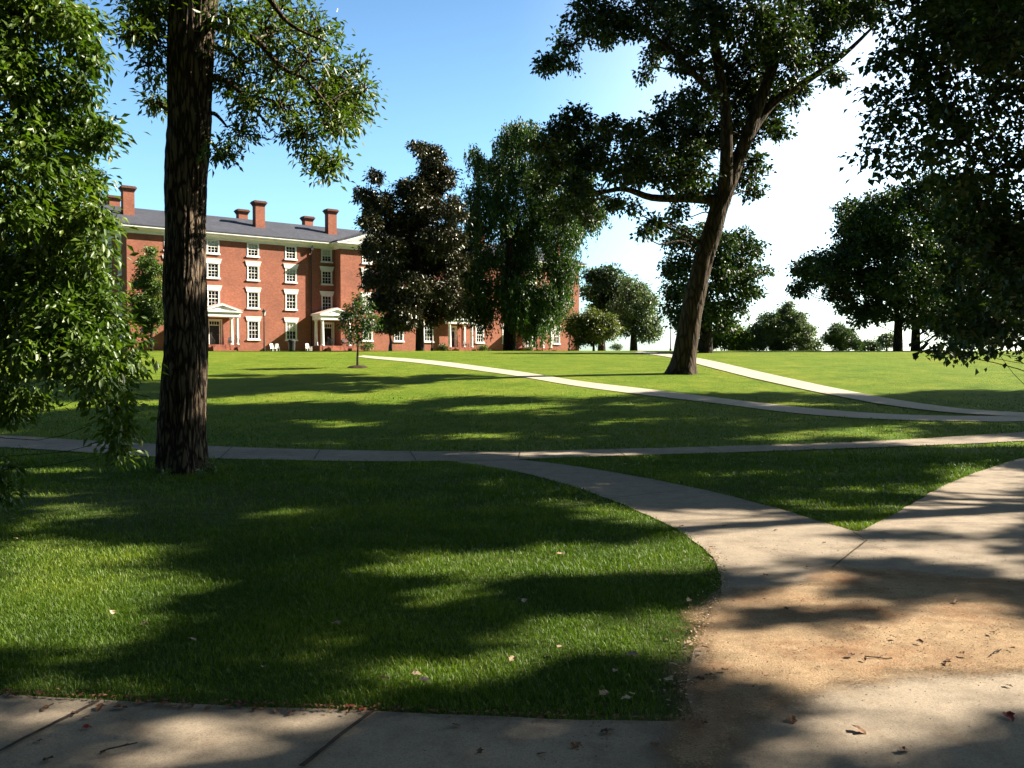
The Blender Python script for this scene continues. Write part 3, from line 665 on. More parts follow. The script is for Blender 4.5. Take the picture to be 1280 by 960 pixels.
# --- trees outside the frame on the right: they throw the dappled shade on the near lawn and paths
def shade(pts, L, r, seed):
    """clumps that stand between the sun and ground seen at the given photo pixels"""
    rg = np.random.default_rng(seed); out = []
    for a in pts:
        q = G(a[0], a[1]); ll = L * rg.uniform(.9, 1.12) / math.cos(R(ELEV)); rr = (a[2] if len(a) > 2 else r) * rg.uniform(.85, 1.15)
        out.append((q + SUN * ll, (rr, rr, rr)))
    return out
LIT = [(60, 700, 110, 25), (70, 745, 150, 55), (50, 800, 110, 24), (20, 660, 34, 12), (170, 690, 60, 9), (220, 722, 60, 8), (150, 790, 40, 8), (70, 592, 80, 5), (90, 640, 50, 5), (30, 620, 40, 5),
       (700, 703, 130, 15), (800, 688, 40, 7), (570, 745, 45, 6), (745, 800, 140, 24), (860, 790, 20, 30), (530, 850, 115, 22), (620, 835, 50, 14), (600, 870, 50, 8), (135, 862, 65, 8), (380, 800, 30, 4), (470, 700, 30, 4), (390, 640, 40, 4),
       (330, 920, 85, 15), (420, 897, 60, 5), (40, 888, 45, 7), (220, 906, 55, 6), (560, 955, 45, 5), (160, 940, 30, 4), (700, 912, 40, 4),
       (1120, 822, 300, 36), (930, 850, 60, 12), (1095, 895, 130, 32), (1010, 922, 60, 14), (1230, 872, 85, 26), (1200, 905, 50, 12),
       (1000, 757, 95, 6), (1020, 735, 60, 5), (1190, 758, 55, 8), (1180, 690, 95, 7), (1235, 662, 60, 12), (1240, 630, 50, 14), (1150, 655, 50, 6), (1100, 690, 45, 7), (915, 712, 65, 7), (865, 668, 55, 5), (945, 688, 60, 5), (760, 652, 70, 4), (700, 626, 50, 4),
       (640, 602, 60, 3), (725, 612, 60, 3), (800, 641, 70, 5), (960, 652, 60, 5), (1035, 674, 45, 6), (1185, 602, 26, 9), (1120, 642, 26, 9), (1088, 656, 26, 7), (1245, 577, 40, 6), (1090, 577, 110, 4), (1205, 590, 50, 7), (900, 583, 50, 3), (1000, 630, 40, 4), (1090, 610, 45, 4), (1010, 590, 40, 3), (820, 577, 40, 2.5), (980, 612, 30, 3), (900, 595, 30, 3), (1255, 720, 40, 7), (900, 815, 60, 8), (1265, 600, 30, 9),
       (700, 568, 120, 2.5), (1200, 552, 110, 4), (700, 545, 32, 3), (785, 529, 45, 3), (560, 545, 30, 2.5), (860, 522, 35, 2.5), (960, 545, 35, 2.5), (620, 512, 50, 4), (700, 505, 40, 3), (1000, 506, 40, 2.5), (1180, 530, 40, 2.5), (500, 530, 40, 2.5), (1100, 538, 30, 2), (800, 506, 30, 2)]
def to_px(q):
    y = q[1]; zz_ = q[2] - CAMZ; f_ = y * CP + zz_ * SP; return 640 + F * q[0] / f_, 480 - F * (zz_ * CP - y * SP) / f_
UBX, UBY = [-400, 450, 560, 700, 900, 1120, 1190, 1700], [520, 505, 500, 497, 492, 499, 485, 480]
def shade_grid(x0, x1, y0, y1, step, L0, L1, r, seed, skip=.08):
    """leafy twigs of a crown, left open where the photo's ground is sunlit"""
    rg = np.random.default_rng(seed); out = []
    for yy in np.arange(y0, y1, step):
        for xx in np.arange(x0, x1, step):
            q = np.array([xx + rg.uniform(-.4, .4) * step, yy + rg.uniform(-.4, .4) * step, 0]); q[2] = h(q[0], q[1]); px, py = to_px(q)
            if px < -160 or px > 1420: continue
            gk = (.6 if px < 880 and q[1] < 4.7 else 1.0) if q[1] < 6.2 else .9
            grow = r * gk * F / max(q[1], 2); gry = r * .95 * gk * CAMZ * F / max(q[1], 2) ** 2
            if any(((px - e[0]) / (e[2] + grow)) ** 2 + ((py - e[1]) / (e[3] + gry)) ** 2 < 1 for e in LIT): continue
            if py < np.interp(px, UBX, UBY) or rg.random() < skip: continue
            L_ = rg.uniform(L0, L1) / math.cos(R(ELEV)); rr = r * rg.uniform(.8, 1.2)
            for _ in range(12):
                ux, uy = to_px(q + SUN * L_)
                if ux > 1180 or uy < -40: break
                L_ *= 1.1
            out.append((q + SUN * L_, (rr, rr, rr)))
    return out
def off_tree(label, b_, top, cl, leaf, sub, seed, per):
    b_ = np.array([*b_, h(*b_)])
    tree('shade_tree', label, 'tree', b_, [([b_ + [0, 0, -.2], b_ + [.05, 0, 2], b_ + [0, .1, 5], b_ + [0, .1, 8], b_ + [.1, 0, top]], [.4, .32, .26, .2, .05])], cl, M['leaf_maple'], M['bark_dark'],
         leaf=leaf, per_m2=per, sub=sub, seed=seed, shell=.2, cap=160000, dens=1.0, pen=.3, limb_r=.1, limb_every=23)
off_tree('broad maple standing beyond the right edge of the photo', (15.8, 12.2), 11.5, shade_grid(-9, 9, 6.2, 15.5, .42, 12, 16, .32, 31), (.16, .75), .22, 34, 290)
off_tree('second maple beyond the right edge, nearer the camera', (12.5, 2.6), 10.5, shade_grid(-4.5, 5, 3.2, 6.2, .27, 11, 14.5, .20, 35), (.13, .75), .16, 38, 420)
off_tree('third maple beyond the right edge, up the slope', (22.0, 24.5), 13.5, shade_grid(-11, 18, 15.5, 26.5, .85, 17, 22, .62, 39, .1), (.22, .75), .42, 40, 130)

# --- unseen trees added behind and beside the camera to cut skylight on near ground
bk = np.array([-6.0, -5.0, 0.0])
skylight_blocker = tree('skylight_blocker_tree', 'unseen tree added behind the camera to cut skylight', 'tree', bk, [([bk + [0, 0, -.2], bk + [.05, 0, 2], bk + [0, .1, 5], bk + [0, .1, 9], bk + [.1, 0, 12]], [.45, .36, .3, .2, .05])],
            blob(bk + [0, 0, 10.5], (4.6, 4.6, 3.0), 44, 44, (1.0, 1.7)), M['leaf_maple'], M['bark_dark'], leaf=(.30, .75), per_m2=22, sub=.55, seed=45, shell=.4, cap=60000)
for x_, y_, rz_, sc_ in ((3.5, -8.5, 1.1, 1.0), (-14.5, 3.0, 2.3, 1.0), (12.5, -6.0, 3.9, 1.0), (-18, -9, 5.0, 1.1), (-3.0, -17, .4, 1.2), (14, -17, 2.0, 1.2)):
    r_ = skylight_blocker.copy(); COL.objects.link(r_); r_.location = (x_, y_, 0); r_.rotation_euler = (0, 0, rz_); r_.scale = (sc_,) * 3
    for ch in skylight_blocker.children: c_ = ch.copy(); COL.objects.link(c_); c_.parent = r_
    r_['group'] = skylight_blocker['group'] = 'added trees behind the camera that cut skylight'; r_['label'] = skylight_blocker['label'] = 'unseen tree added among others behind the camera to cut skylight'

# --- trees farther off: (name, label, depth, trunk column, trunk radius, clumps, material, leaf, extra)
def far_tree(name, label, cat, d, tpx, tr, top, lst, mat, leaf, seed, barkm='bark_dark', lean=0, spread=None, deep=1.0, layers=2, **kw):
    b_ = gx(tpx, d); sc = F / d; tz = P(tpx, top, d)[2]; hh = tz - b_[2]
    pts = [b_ + [0, 0, -.3], b_ + [0, 0, hh * .15], b_ + [lean * .3 + .2 * tr, .1, hh * .36], b_ + [lean * .7 - .3 * tr, 0, hh * .6], b_ + [lean, 0, hh * .82]]
    return tree(name, label, cat, b_, [(pts, [tr * 1.25, tr, tr * .75, tr * .4, tr * .08])], sum([PC(d, lst, deep, seed + 100 * q_, spread) for q_ in range(layers)], []), M[mat], M[barkm], leaf=leaf, seed=seed, **{'dens': 4.4, 'limb_r': .2, **kw})
far_tree('magnolia_tree', 'dark bronze leaved magnolia with ragged top before the brick building', 'tree', 74, 525, .32, 190,
         [(540, 196, 16), (522, 186, 9), (548, 222, 20), (515, 238, 18), (468, 222, 9), (458, 245, 12), (480, 255, 16), (530, 262, 24), (565, 262, 16), (500, 285, 24), (550, 300, 26), (465, 280, 14), (485, 315, 24), (525, 325, 28), (565, 330, 18), (475, 345, 20), (510, 362, 26), (555, 362, 22), (480, 378, 18), (565, 388, 15), (505, 395, 18), (540, 392, 16), (468, 310, 14), (470, 265, 12), (575, 300, 8), (490, 405, 12), (535, 240, 18), (575, 270, 8)],
         'leaf_magnolia', (.30, .48), 51, per_m2=26, sub=.5, shell=.5, spread=3.0, twig=.02, cap=158400, layers=2)
far_tree('weeping_beech', 'tall weeping green tree with hanging strands in front of the brick facade', 'tree', 82, 637, .52, 165,
         [(592, 190, 8), (600, 205, 12), (645, 160, 12), (640, 180, 18), (665, 170, 16), (620, 210, 18), (600, 240, 18), (655, 215, 24), (690, 210, 20), (630, 255, 24), (675, 255, 26), (715, 250, 20), (600, 280, 18), (650, 290, 28), (700, 290, 26), (735, 268, 13), (605, 320, 20), (650, 330, 28), (700, 330, 24), (600, 355, 18), (640, 365, 26), (685, 365, 24), (704, 362, 12), (605, 385, 14), (650, 388, 20), (690, 388, 18), (590, 265, 12), (625, 172, 7), (582, 300, 13), (580, 340, 15), (585, 380, 13), (742, 260, 16), (726, 220, 16), (700, 180, 20), (725, 195, 14), (668, 400, 16)],
         'leaf_weeping', (.30, .42), 52, per_m2=22, sub=.6, strands=1.6, spread=3.6, cap=176000, shell=.5, twig=.02, layers=2)
far_tree('deciduous_tree', 'dark broad tree on the right lawn with low spreading crown', 'tree', 68, 1122, .33, 250,
         [(1005, 335, 16), (1000, 360, 12), (1020, 345, 16), (1040, 340, 18), (1060, 320, 22), (1070, 285, 22), (1060, 262, 14), (1100, 262, 26), (1140, 250, 26), (1180, 255, 26), (1090, 305, 28), (1130, 300, 32), (1175, 300, 32), (1080, 350, 24), (1120, 350, 30), (1165, 350, 32), (1100, 385, 22), (1145, 390, 24), (1050, 365, 18), (1060, 385, 12), (1185, 390, 22), (1030, 322, 12), (1160, 228, 14), (1075, 400, 10)],
         'leaf_far', (.27, .65), 53, dens=3.0, per_m2=26, sub=.55, spread=3.5, cap=158400)
far_tree('deciduous_tree', 'dark tree behind the broad one, its trunk just to the right', 'tree', 80, 1144, .38, 260,
         [(1190, 270, 28), (1230, 280, 30), (1260, 300, 30), (1200, 330, 30), (1240, 345, 30), (1280, 330, 34), (1170, 380, 22), (1210, 390, 24), (1255, 390, 26), (1290, 395, 26), (1150, 340, 26), (1230, 405, 16), (1180, 405, 13)],
         'leaf_far', (.3, .65), 54, dens=3.0, per_m2=20, sub=.65, spread=3.5, cap=123200)
far_tree('deciduous_tree', 'dark leafy tree standing behind the leaning oak trunk', 'tree', 58, 882, .42, 300,
         [(845, 305, 14), (865, 298, 14), (838, 335, 14), (860, 335, 20), (848, 365, 16), (870, 370, 20), (850, 395, 16), (835, 385, 9), (925, 300, 16), (945, 312, 12), (900, 305, 18), (920, 330, 20), (940, 340, 13), (905, 350, 22), (930, 365, 15), (915, 385, 18), (890, 390, 20), (955, 338, 7), (895, 330, 20), (880, 295, 14), (945, 365, 8), (862, 412, 13), (905, 408, 12)],
         'leaf_far', (.25, .65), 55, dens=2.7, gap=.15, per_m2=30, sub=.48, spread=2.2, cap=140800)
far_tree('background_tree', 'dark green tree just right of the brick end wall', 'tree', 128, 752, .5, 338,
         [(742, 365, 13), (752, 348, 12), (765, 340, 10), (768, 358, 15), (750, 385, 13), (772, 385, 15), (738, 345, 8), (760, 372, 14)], 'leaf_far', (.4, .65), 56, per_m2=11, sub=.9, spread=2.0, cap=56320, group='trees beyond the crest')
far_tree('background_tree', 'paler grey green tree between the brick end wall and the oak', 'tree', 118, 792, .45, 345,
         [(785, 352, 9), (790, 368, 14), (780, 385, 15), (800, 385, 15), (812, 400, 13), (785, 405, 15), (805, 415, 12), (770, 410, 11), (820, 415, 8), (800, 362, 9), (812, 378, 9)], 'leaf_silver', (.36, .5), 57, per_m2=13, sub=.8, spread=2.0, cap=63360, group='trees beyond the crest')
far_tree('background_tree', 'low light green bushy tree right behind the oak trunk', 'tree', 90, 915, .25, 405,
         [(900, 420, 12), (915, 415, 11), (928, 420, 9), (890, 425, 10), (912, 428, 10), (925, 430, 8)], 'leaf_bright', (.28, .6), 58, per_m2=22, sub=.55, spread=.8, cap=42240)
far_tree('round_tree', 'rounded silvery green tree on the skyline right of the oak', 'tree', 92, 975, .3, 385,
         [(980, 392, 11), (962, 402, 13), (995, 400, 12), (948, 415, 12), (972, 415, 18), (1003, 415, 14), (988, 425, 15), (950, 428, 11), (1010, 428, 9), (940, 425, 7), (970, 432, 10), (985, 382, 5)], 'leaf_silver', (.26, .5), 59, per_m2=28, sub=.5, spread=1.2, cap=91520)
far_tree('shrub', 'small dark green bush on the skyline beside the round silvery tree', 'bush', 90, 1050, .12, 410,
         [(1045, 412, 9), (1055, 418, 11), (1038, 424, 10), (1065, 426, 9), (1050, 430, 11), (1072, 432, 6)], 'leaf_conifer', (.24, .35), 60, per_m2=34, sub=.42, spread=.6, cap=42240, up=.2, hang=-.3)
far_tree('crape_myrtle', 'wide round myrtle with rosy tips at the brick building corner', 'tree', 76, 742, .10, 400,
         [(722, 402, 11), (738, 397, 12), (755, 400, 11), (765, 410, 8), (730, 415, 12), (748, 415, 12), (715, 412, 8), (760, 420, 8), (740, 424, 9), (725, 426, 7)], 'leaf_myrtle', (.24, .5), 61, per_m2=30, sub=.45, spread=.9, cap=63360)
far_tree('crape_myrtle', 'small myrtle with rusty tips under the dark magnolia', 'tree', 79, 488, .16, 405, 
         [(482, 402, 9), (496, 396, 9), (505, 408, 8), (475, 410, 7), (490, 412, 8)], 'leaf_myrtle', (.2, .5), 62, barkm='bark_pale', per_m2=34, sub=.36, spread=.7, cap=31680)
far_tree('small_tree', 'slim upright green tree against the left end of the brick wall', 'tree', 74, 190, .11, 320,
         [(188, 315, 7), (184, 330, 11), (194, 338, 10), (180, 352, 13), (195, 358, 12), (177, 375, 14), (194, 380, 14), (183, 396, 14), (198, 398, 9), (170, 392, 8), (186, 410, 8)], 'leaf_bright', (.22, .5), 63, per_m2=36, sub=.36, spread=.7, cap=70400, up=.3)
far_tree('conifer', 'dark conifer behind the left foliage beyond the building end', 'tree', 100, 122, .35, 205,
         [(122, 215, 5), (122, 232, 8), (120, 250, 11), (124, 268, 13), (120, 288, 15), (124, 310, 17), (120, 335, 19), (122, 360, 20), (120, 385, 20)], 'leaf_conifer', (.3, .3), 64, per_m2=22, sub=.6, spread=.6, cap=56320, hang=.5, up=.2)
far_tree('background_tree', 'dark mass of tree left of the brick building behind the foliage', 'tree', 96, 70, .5, 240,
         [(60, 270, 24), (90, 290, 24), (40, 310, 28), (80, 340, 28), (20, 350, 30), (60, 390, 28), (110, 370, 18), (20, 400, 26), (100, 405, 18), (-20, 330, 30), (130, 395, 12)], 'leaf_far', (.32, .6), 65, per_m2=16, sub=.7, spread=3, cap=84480)
for px_, r_, lb_, sd_ in ((932, 9, 'low dark bush on the skyline left of the round silvery tree', 91), (1012, 8, 'low dark bush between the round silvery tree and the small dark bush', 92), (1085, 7, 'low dark bush on the skyline beside the parked car', 93), (872, 8, 'low dark bush tight behind the oak trunk', 94)):
    far_tree('shrub', lb_, 'bush', 104, px_, .1, 428, [(px_, 431, r_), (px_ - r_, 434, r_ * .8), (px_ + r_, 434, r_ * .8)], 'leaf_far', (.25, .6), sd_, per_m2=26, sub=.45, spread=.5, cap=6000)
far_tree('background_tree', 'hazy low tree beneath the dark canopy at the far right', 'tree', 118, 1225, .3, 400, [(1205, 410, 12), (1222, 402, 14), (1242, 408, 13), (1215, 422, 13), (1238, 424, 12), (1252, 420, 9), (1195, 424, 8)], 'leaf_silver', (.34, .55), 95, per_m2=14, sub=.7, spread=1.5, cap=16000, group='trees beyond the crest')
far_tree('background_tree', 'small hazy tree between the broad dark tree and the skyline bushes', 'tree', 160, 1108, .22, 420, [(1106, 425, 7), (1112, 422, 8), (1117, 428, 7), (1103, 431, 5)], 'leaf_silver', (.4, .55), 96, per_m2=10, sub=.9, spread=1.2, cap=9000, group='trees beyond the crest')
# sapling in a mulch ring
bS = G(447, 459.5)
far_tree('sapling', 'young slender tree in a dark mulch ring on the lawn', 'tree', bS[1], 447, .045, 368,
         [(448, 374, 8), (440, 385, 11), (456, 386, 11), (432, 398, 10), (448, 400, 13), (464, 398, 9), (440, 413, 11), (457, 412, 11), (450, 424, 9), (428, 408, 6), (470, 408, 6), (438, 424, 6)], 'leaf_weeping', (.13, .5), 66, dens=1.7, gap=.2, shell=.3, per_m2=90, sub=.2, spread=.45, cap=31680, twig=.006)
mu = MB(); ring = []
for i in range(40):
    a = 2 * math.pi * i / 40; r = .42 * (1 + .12 * mnoise.noise((math.cos(a) * 2, math.sin(a) * 2, 0))); ring.append((r * math.cos(a), r * math.sin(a)))
vs = [(bS[0], bS[1], bS[2] + .10)]; fs = []
for fr, zz_ in ((.5, .085), (.85, .05), (1.05, -.01)):
    for q in ring: vs.append((bS[0] + q[0] * fr, bS[1] + q[1] * fr, h(bS[0] + q[0] * fr, bS[1] + q[1] * fr) + zz_))
for i in range(40):
    j = (i + 1) % 40; fs.append((0, 1 + i, 1 + j))
    for k_ in range(2): fs.append((1 + k_ * 40 + i, 1 + (k_ + 1) * 40 + i, 1 + (k_ + 1) * 40 + j, 1 + k_ * 40 + j))
mu.add(vs, fs); tag(mu.build('mulch', M['mulch'], None, True), 'dark round ring of bark mulch under the sapling', 'mulch', kind='stuff')

# weeds at the foot of the big trunk
def weed(px, py, n, hgt, label, seed):
    rg = np.random.default_rng(seed); b_ = G(px, py); t = empty('weed', b_); tag(t, label, 'weed', 'weeds at the foot of the big trunk')
    T = Tubes(); cs = []; ax_ = []
    for i in range(n):
        a = rg.uniform(0, 6.28); r = rg.uniform(.02, .16); tip = np.array([math.cos(a) * r, math.sin(a) * r, hgt * rg.uniform(.5, 1.1)])
        T.add([[0, 0, -.02], tip * [.3, .3, .5], tip], [.003, .0025, .001], sides=4)
        for s in np.linspace(.3, 1, 6):
            cs.append(tip * [s, s, s] + rg.normal(0, .012, 3)); ax_.append(np.array([math.cos(a + rg.normal(0, 1)), math.sin(a + rg.normal(0, 1)), .1]))
    v, f = leaves(np.array(cs), np.array(ax_), .06, .4, rg, .5)
    np_mesh('foliage', v, f, M['leaf_bright'], t, attr={'var': np.repeat(rg.random(len(cs)), 4)}); T.build('stem', M['leaf_bright'], t)
weed(268, 594, 14, .24, 'leafy weed sprouting right of the big trunk base', 1)
weed(252, 600, 10, .18, 'low weed in front of the big trunk base', 2)
weed(204, 598, 9, .14, 'small weed at the left foot of the big trunk', 3)

# ------------------------------------------------------------------ brick building
FX, FY = .792, .611
B = empty('brick_building', (-34.9, 80.0, 2.4), math.atan2(FY, FX))
tag(B, 'long four storey red brick building with white porticoes and slate roof', 'building')
Lb, D, PV, PU0, PU1 = 55.0, 12.0, 1.33, 20.6, 34.4
ROWS = [(1.27, 3.03, True), (4.35, 5.9, True), (7.12, 8.47, True), (9.45, 10.72, False)]
WW = .55
wall = MB()
def facade(mb, u0, u1, z0, z1, holes, to):
    """a wall plane with openings and reveals; to(u, depth, z) -> local point"""
    us = sorted({u0, u1, *[q for o_ in holes for q in o_[:2]]}); zs = sorted({z0, z1, *[q for o_ in holes for q in o_[2:4]]})
    for a, b_ in zip(us, us[1:]):
        for c, d in zip(zs, zs[1:]):
            mu_, mz = (a + b_) / 2, (c + d) / 2
            if any(o_[0] < mu_ < o_[1] and o_[2] < mz < o_[3] for o_ in holes): continue
            mb.add([to(a, 0, c), to(b_, 0, c), to(b_, 0, d), to(a, 0, d)], [(0, 1, 2, 3)])
    for (a, b_, c, d) in holes:
        e = .22
        for q in ([(a, 0, c), (b_, 0, c), (b_, e, c), (a, e, c)], [(a, 0, d), (a, e, d), (b_, e, d), (b_, 0, d)], [(a, 0, c), (a, e, c), (a, e, d), (a, 0, d)], [(b_, 0, c), (b_, 0, d), (b_, e, d), (b_, e, c)]):
            mb.add([to(*r_) for r_ in q], [(0, 1, 2, 3)])
def bx(mb, to, a, b_, y0, y1, c, d):
    """box in wall coordinates; y measured outwards"""
    vs = [to(p_, -q, r_) for r_ in (c, d) for (p_, q) in ((a, y0), (b_, y0), (b_, y1), (a, y1))]
    mb.add(vs, [(0, 3, 2, 1), (4, 5, 6, 7), (0, 1, 5, 4), (1, 2, 6, 5), (2, 3, 7, 6), (3, 0, 4, 7)])
rgw = random.Random(5)
def window(to, u, z0, z1, lint):
    w = WW; m = MB(); fr = .07
    # frame, meeting rail and glazing bars: six panes over six
    bx(m, to, u - w, u - w + fr, -.12, .03, z0, z1); bx(m, to, u + w - fr, u + w, -.12, .03, z0, z1)
    bx(m, to, u - w + fr, u + w - fr, -.12, .03, z1 - fr, z1); bx(m, to, u - w + fr, u + w - fr, -.12, .03, z0, z0 + fr)
    zm = (z0 + z1) / 2; bx(m, to, u - w + fr, u + w - fr, -.11, -.02, zm - .028, zm + .028)
    iw = (2 * w - 2 * fr) / 3
    for i in (1, 2):
        for (a, b_) in ((z0 + fr, zm - .035), (zm + .035, z1 - fr)): bx(m, to, u - w + fr + iw * i - .013, u - w + fr + iw * i + .013, -.105, -.03, a, b_)
    for zc in ((z0 + fr + zm) / 2, (zm + z1 - fr) / 2):
        for i in range(3): bx(m, to, u - w + fr + iw * i + .0205, u - w + fr + iw * (i + 1) - .0205, -.10, -.035, zc - .012, zc + .012)
    # casing on the wall face
    bx(m, to, u - w - .06, u - w, .002, .04, z0, z1); bx(m, to, u + w, u + w + .06, .002, .04, z0, z1)
    o = m.build('window', M['white'], B)
    g_ = MB(); bx(g_, to, u - w + .01, u + w - .01, -.20, -.13, z0 + .01, z1 - .01); g_.build('pane', M['glass'], o)
    s = MB(); bx(s, to, u - w - .14, u + w + .14, .003, .12, z0 - .14, z0 - .002); s.build('sill', M['white'], o)
    if lint:
        l_ = MB(); a, b_ = w + .12, w + .24
        vs = [to(u - a, -.003, z1 + .003), to(u + a, -.003, z1 + .003), to(u + b_, -.003, z1 + .40), to(u - b_, -.003, z1 + .40), to(u - a, -.07, z1 + .003), to(u + a, -.07, z1 + .003), to(u + b_, -.07, z1 + .40), to(u - b_, -.07, z1 + .40)]
        l_.add(vs, [(4, 5, 6, 7), (0, 3, 2, 1), (0, 1, 5, 4), (1, 2, 6, 5), (2, 3, 7, 6), (3, 0, 4, 7)]); bx(l_, to, u - b_ - .03, u + b_ + .03, .003, .10, z1 + .402, z1 + .47)
        l_.build('lintel', M['white'], o)
    if rgw.random() < .25:
        q = rgw.uniform(.25, .6); bl = MB(); bx(bl, to, u - w + fr, u + w - fr, -.128, -.122, z1 - fr - (z1 - z0) * q, z1 - fr); bl.build('blind', M['blind'], o)
front = lambda u, d, z: (u, d, z)
pav = lambda u, d, z: (u, -PV + d, z)
left_end = lambda u, d, z: (d, D - u, z)          # u runs from the back corner to the front corner
right_end = lambda u, d, z: (Lb - d, u, z)
pav_l = lambda u, d, z: (PU0 + d, -u, z)           # u: 0 at the main wall .. PV at the front
pav_r = lambda u, d, z: (PU1 - d, -PV + u, z)
back = lambda u, d, z: (Lb - u, D - d, z)
DOORS_U = [7.9, 19.75, 35.25, 47.1]
bays_l = [3.88, 7.83, 11.78, 15.73, 19.68]; bays = bays_l + [Lb - q for q in bays_l]; pbays = [23.7, 27.5, 31.3]
ZB = -.7
def holes_for(us, doors=()):
    hs = []
    for u in us:
        for i, (a, b_, l_) in enumerate(ROWS):
            if i == 0 and any(abs(u - q) < .8 for q in doors): hs.append((u - .62, u + .62, .67, 3.02))
            else: hs.append((u - WW, u + WW, a, b_))
    return hs
facade(wall, 0, PU0, ZB, 10.8, holes_for(bays_l, DOORS_U), front)
facade(wall, PU1, Lb, ZB, 10.8, holes_for([Lb - q for q in bays_l], DOORS_U), front)
facade(wall, PU0, PU1, ZB, 10.8, holes_for(pbays), pav)
facade(wall, 0, D, ZB, 10.8, holes_for([2.4, 6, 9.6]), left_end); facade(wall, 0, D, ZB, 10.8, holes_for([2.4, 6, 9.6]), right_end)
facade(wall, 0, PV, ZB, 10.8, [], pav_l); facade(wall, 0, PV, ZB, 10.8, [], pav_r); facade(wall, 0, Lb, ZB, 10.8, [], back)
wall.build('wall', M['brick'], B)
for us, to in ((bays, front), (pbays, pav), ([2.4, 6, 9.6], left_end), ([2.4, 6, 9.6], right_end)):
    for u in us:
        for i, (a, b_, l_) in enumerate(ROWS):
            if i == 0 and to is front and any(abs(u - q) < .8 for q in DOORS_U): continue
            window(to, u, a, b_, l_)
# cornice: a moulded profile swept round the footprint
fp = [(0, 0), (PU0, 0), (PU0, -PV), (PU1, -PV), (PU1, 0), (Lb, 0), (Lb, D), (0, D)]
def offset(fp, o_):
    out = []; n = len(fp)
    for i in range(n):
        p0, p1, p2 = fp[i - 1], fp[i], fp[(i + 1) % n]
        d1 = np.sign(np.subtract(p1, p0)); d2 = np.sign(np.subtract(p2, p1)); n1 = (d1[1], -d1[0]); n2 = (d2[1], -d2[0])
        out.append((p1[0] + o_ * (n1[0] + n2[0]), p1[1] + o_ * (n1[1] + n2[1])))
    return out
prof = [(.0, 10.74), (.10, 10.74), (.10, 10.92), (.18, 10.96), (.18, 11.02), (.50, 11.08), (.56, 11.2), (.64, 11.26), (.64, 11.38), (0, 11.40)]
cm = MB(); vs = []; fs = []; n = len(fp)
for (o_, z) in prof: vs += [(*q, z) for q in offset(fp, o_)]
for j in range(len(prof) - 1):
    for i in range(n): fs.append((j * n + i, j * n + (i + 1) % n, (j + 1) * n + (i + 1) % n, (j + 1) * n + i))
cm.add(vs, fs); cm.build('cornice', M['white'], B)
# roof: main gable, cross gable over the centre block
RZ, RISE, OV = 11.40, 2.5, .68
def gable(mb, a0, a1, b0, b1, z, rise, th, to):
    """gable roof with ridge along a; to(a, b, z)"""
    bm_ = (b0 + b1) / 2
    for (bb, sgn) in ((b0, 1), (b1, -1)):
        q = [to(a0, bb, z), to(a1, bb, z), to(a1, bm_, z + rise), to(a0, bm_, z + rise)]; q2 = [(x_, y_, zz_ + th) for x_, y_, zz_ in q]
        mb.add(q + q2, [(0, 3, 2, 1), (4, 5, 6, 7), (0, 1, 5, 4), (1, 2, 6, 5), (2, 3, 7, 6), (3, 0, 4, 7)])
rf = MB(); ab = lambda a, b_, z: (a, b_, z)
gable(rf, -OV, Lb + OV, -OV, D + OV, RZ + .004, RISE, .10, ab)
roof = rf.build('roof', M['slate'], B)
rf = MB(); ba = lambda a, b_, z: (b_, a, z)
gable(rf, -PV - OV, D / 2, PU0 - OV, PU1 + OV, RZ + .006, RISE + .01, .10, ba); rf.build('roof', M['slate'], B)
def tymp(mb, to, b0, b1, z, rise, depth=.35, field=None):
    """pediment field with its raking boards"""
    bm_ = (b0 + b1) / 2
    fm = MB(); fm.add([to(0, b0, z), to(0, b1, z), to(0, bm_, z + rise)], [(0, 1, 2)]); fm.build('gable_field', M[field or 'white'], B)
    for (p_, s) in ((b0, 1), (b1, -1)):
        q = [(p_, z), (bm_, z + rise), (bm_, z + rise - .36), (p_ + s * .9, z + .02)]
        mb.add([to(-depth, a, c - .004) for a, c in q] + [to(-.02, a, c - .004) for a, c in q], [(0, 1, 2, 3), (7, 6, 5, 4), (3, 2, 6, 7), (0, 3, 7, 4)])
pd = MB(); tymp(pd, lambda o_, b_, z: (b_, -PV - .02 + o_, z), PU0 - .6, PU1 + .6, RZ + .005, RISE - .02, .5); pd.build('pediment', M['white'], B)
pd = MB(); tymp(pd, lambda o_, b_, z: (-.02 + o_, b_, z), -.6, D + .6, RZ + .005, RISE - .02, .5, 'gable_shade'); pd.build('pediment', M['white'], B)
pd = MB(); tymp(pd, lambda o_, b_, z: (Lb + .02 - o_, b_, z), -.6, D + .6, RZ + .005, RISE - .02, .5, 'gable_shade'); pd.build('pediment', M['white'], B)
for y_, us in ((3.0, (.9, 13.6, 21.65, 33.3, 41.4, 54.1)), (9.0, (1.1, 14.1, 21.7, 33.3, 40.9, 53.9))):
    for u in us:
        c = MB(); c.box(u - .5, u + .5, y_ - .42, y_ + .42, 12.2, 14.95)
        ch = c.build('chimney', M['brick'], B)
        cp = MB(); zz_ = 14.952
        for e_, hh in ((.05, .13), (.12, .13), (.19, .14), (.10, .10)): cp.box(u - .5 - e_, u + .5 + e_, y_ - .42 - e_, y_ + .42 + e_, zz_, zz_ + hh - .002); zz_ += hh
        cp.build('chimney_cap', M['soot'], ch)
for u in (17.9, 37.1):
    d_ = MB(); d_.tube([(u, -.45, 10.9), (u, -.12, 10.55), (u, -.12, .05)], .06, 8); d_.box(u - .13, u + .13, -.40, -.03, 10.45, 10.72); d_.build('downspout', M['iron'], B)
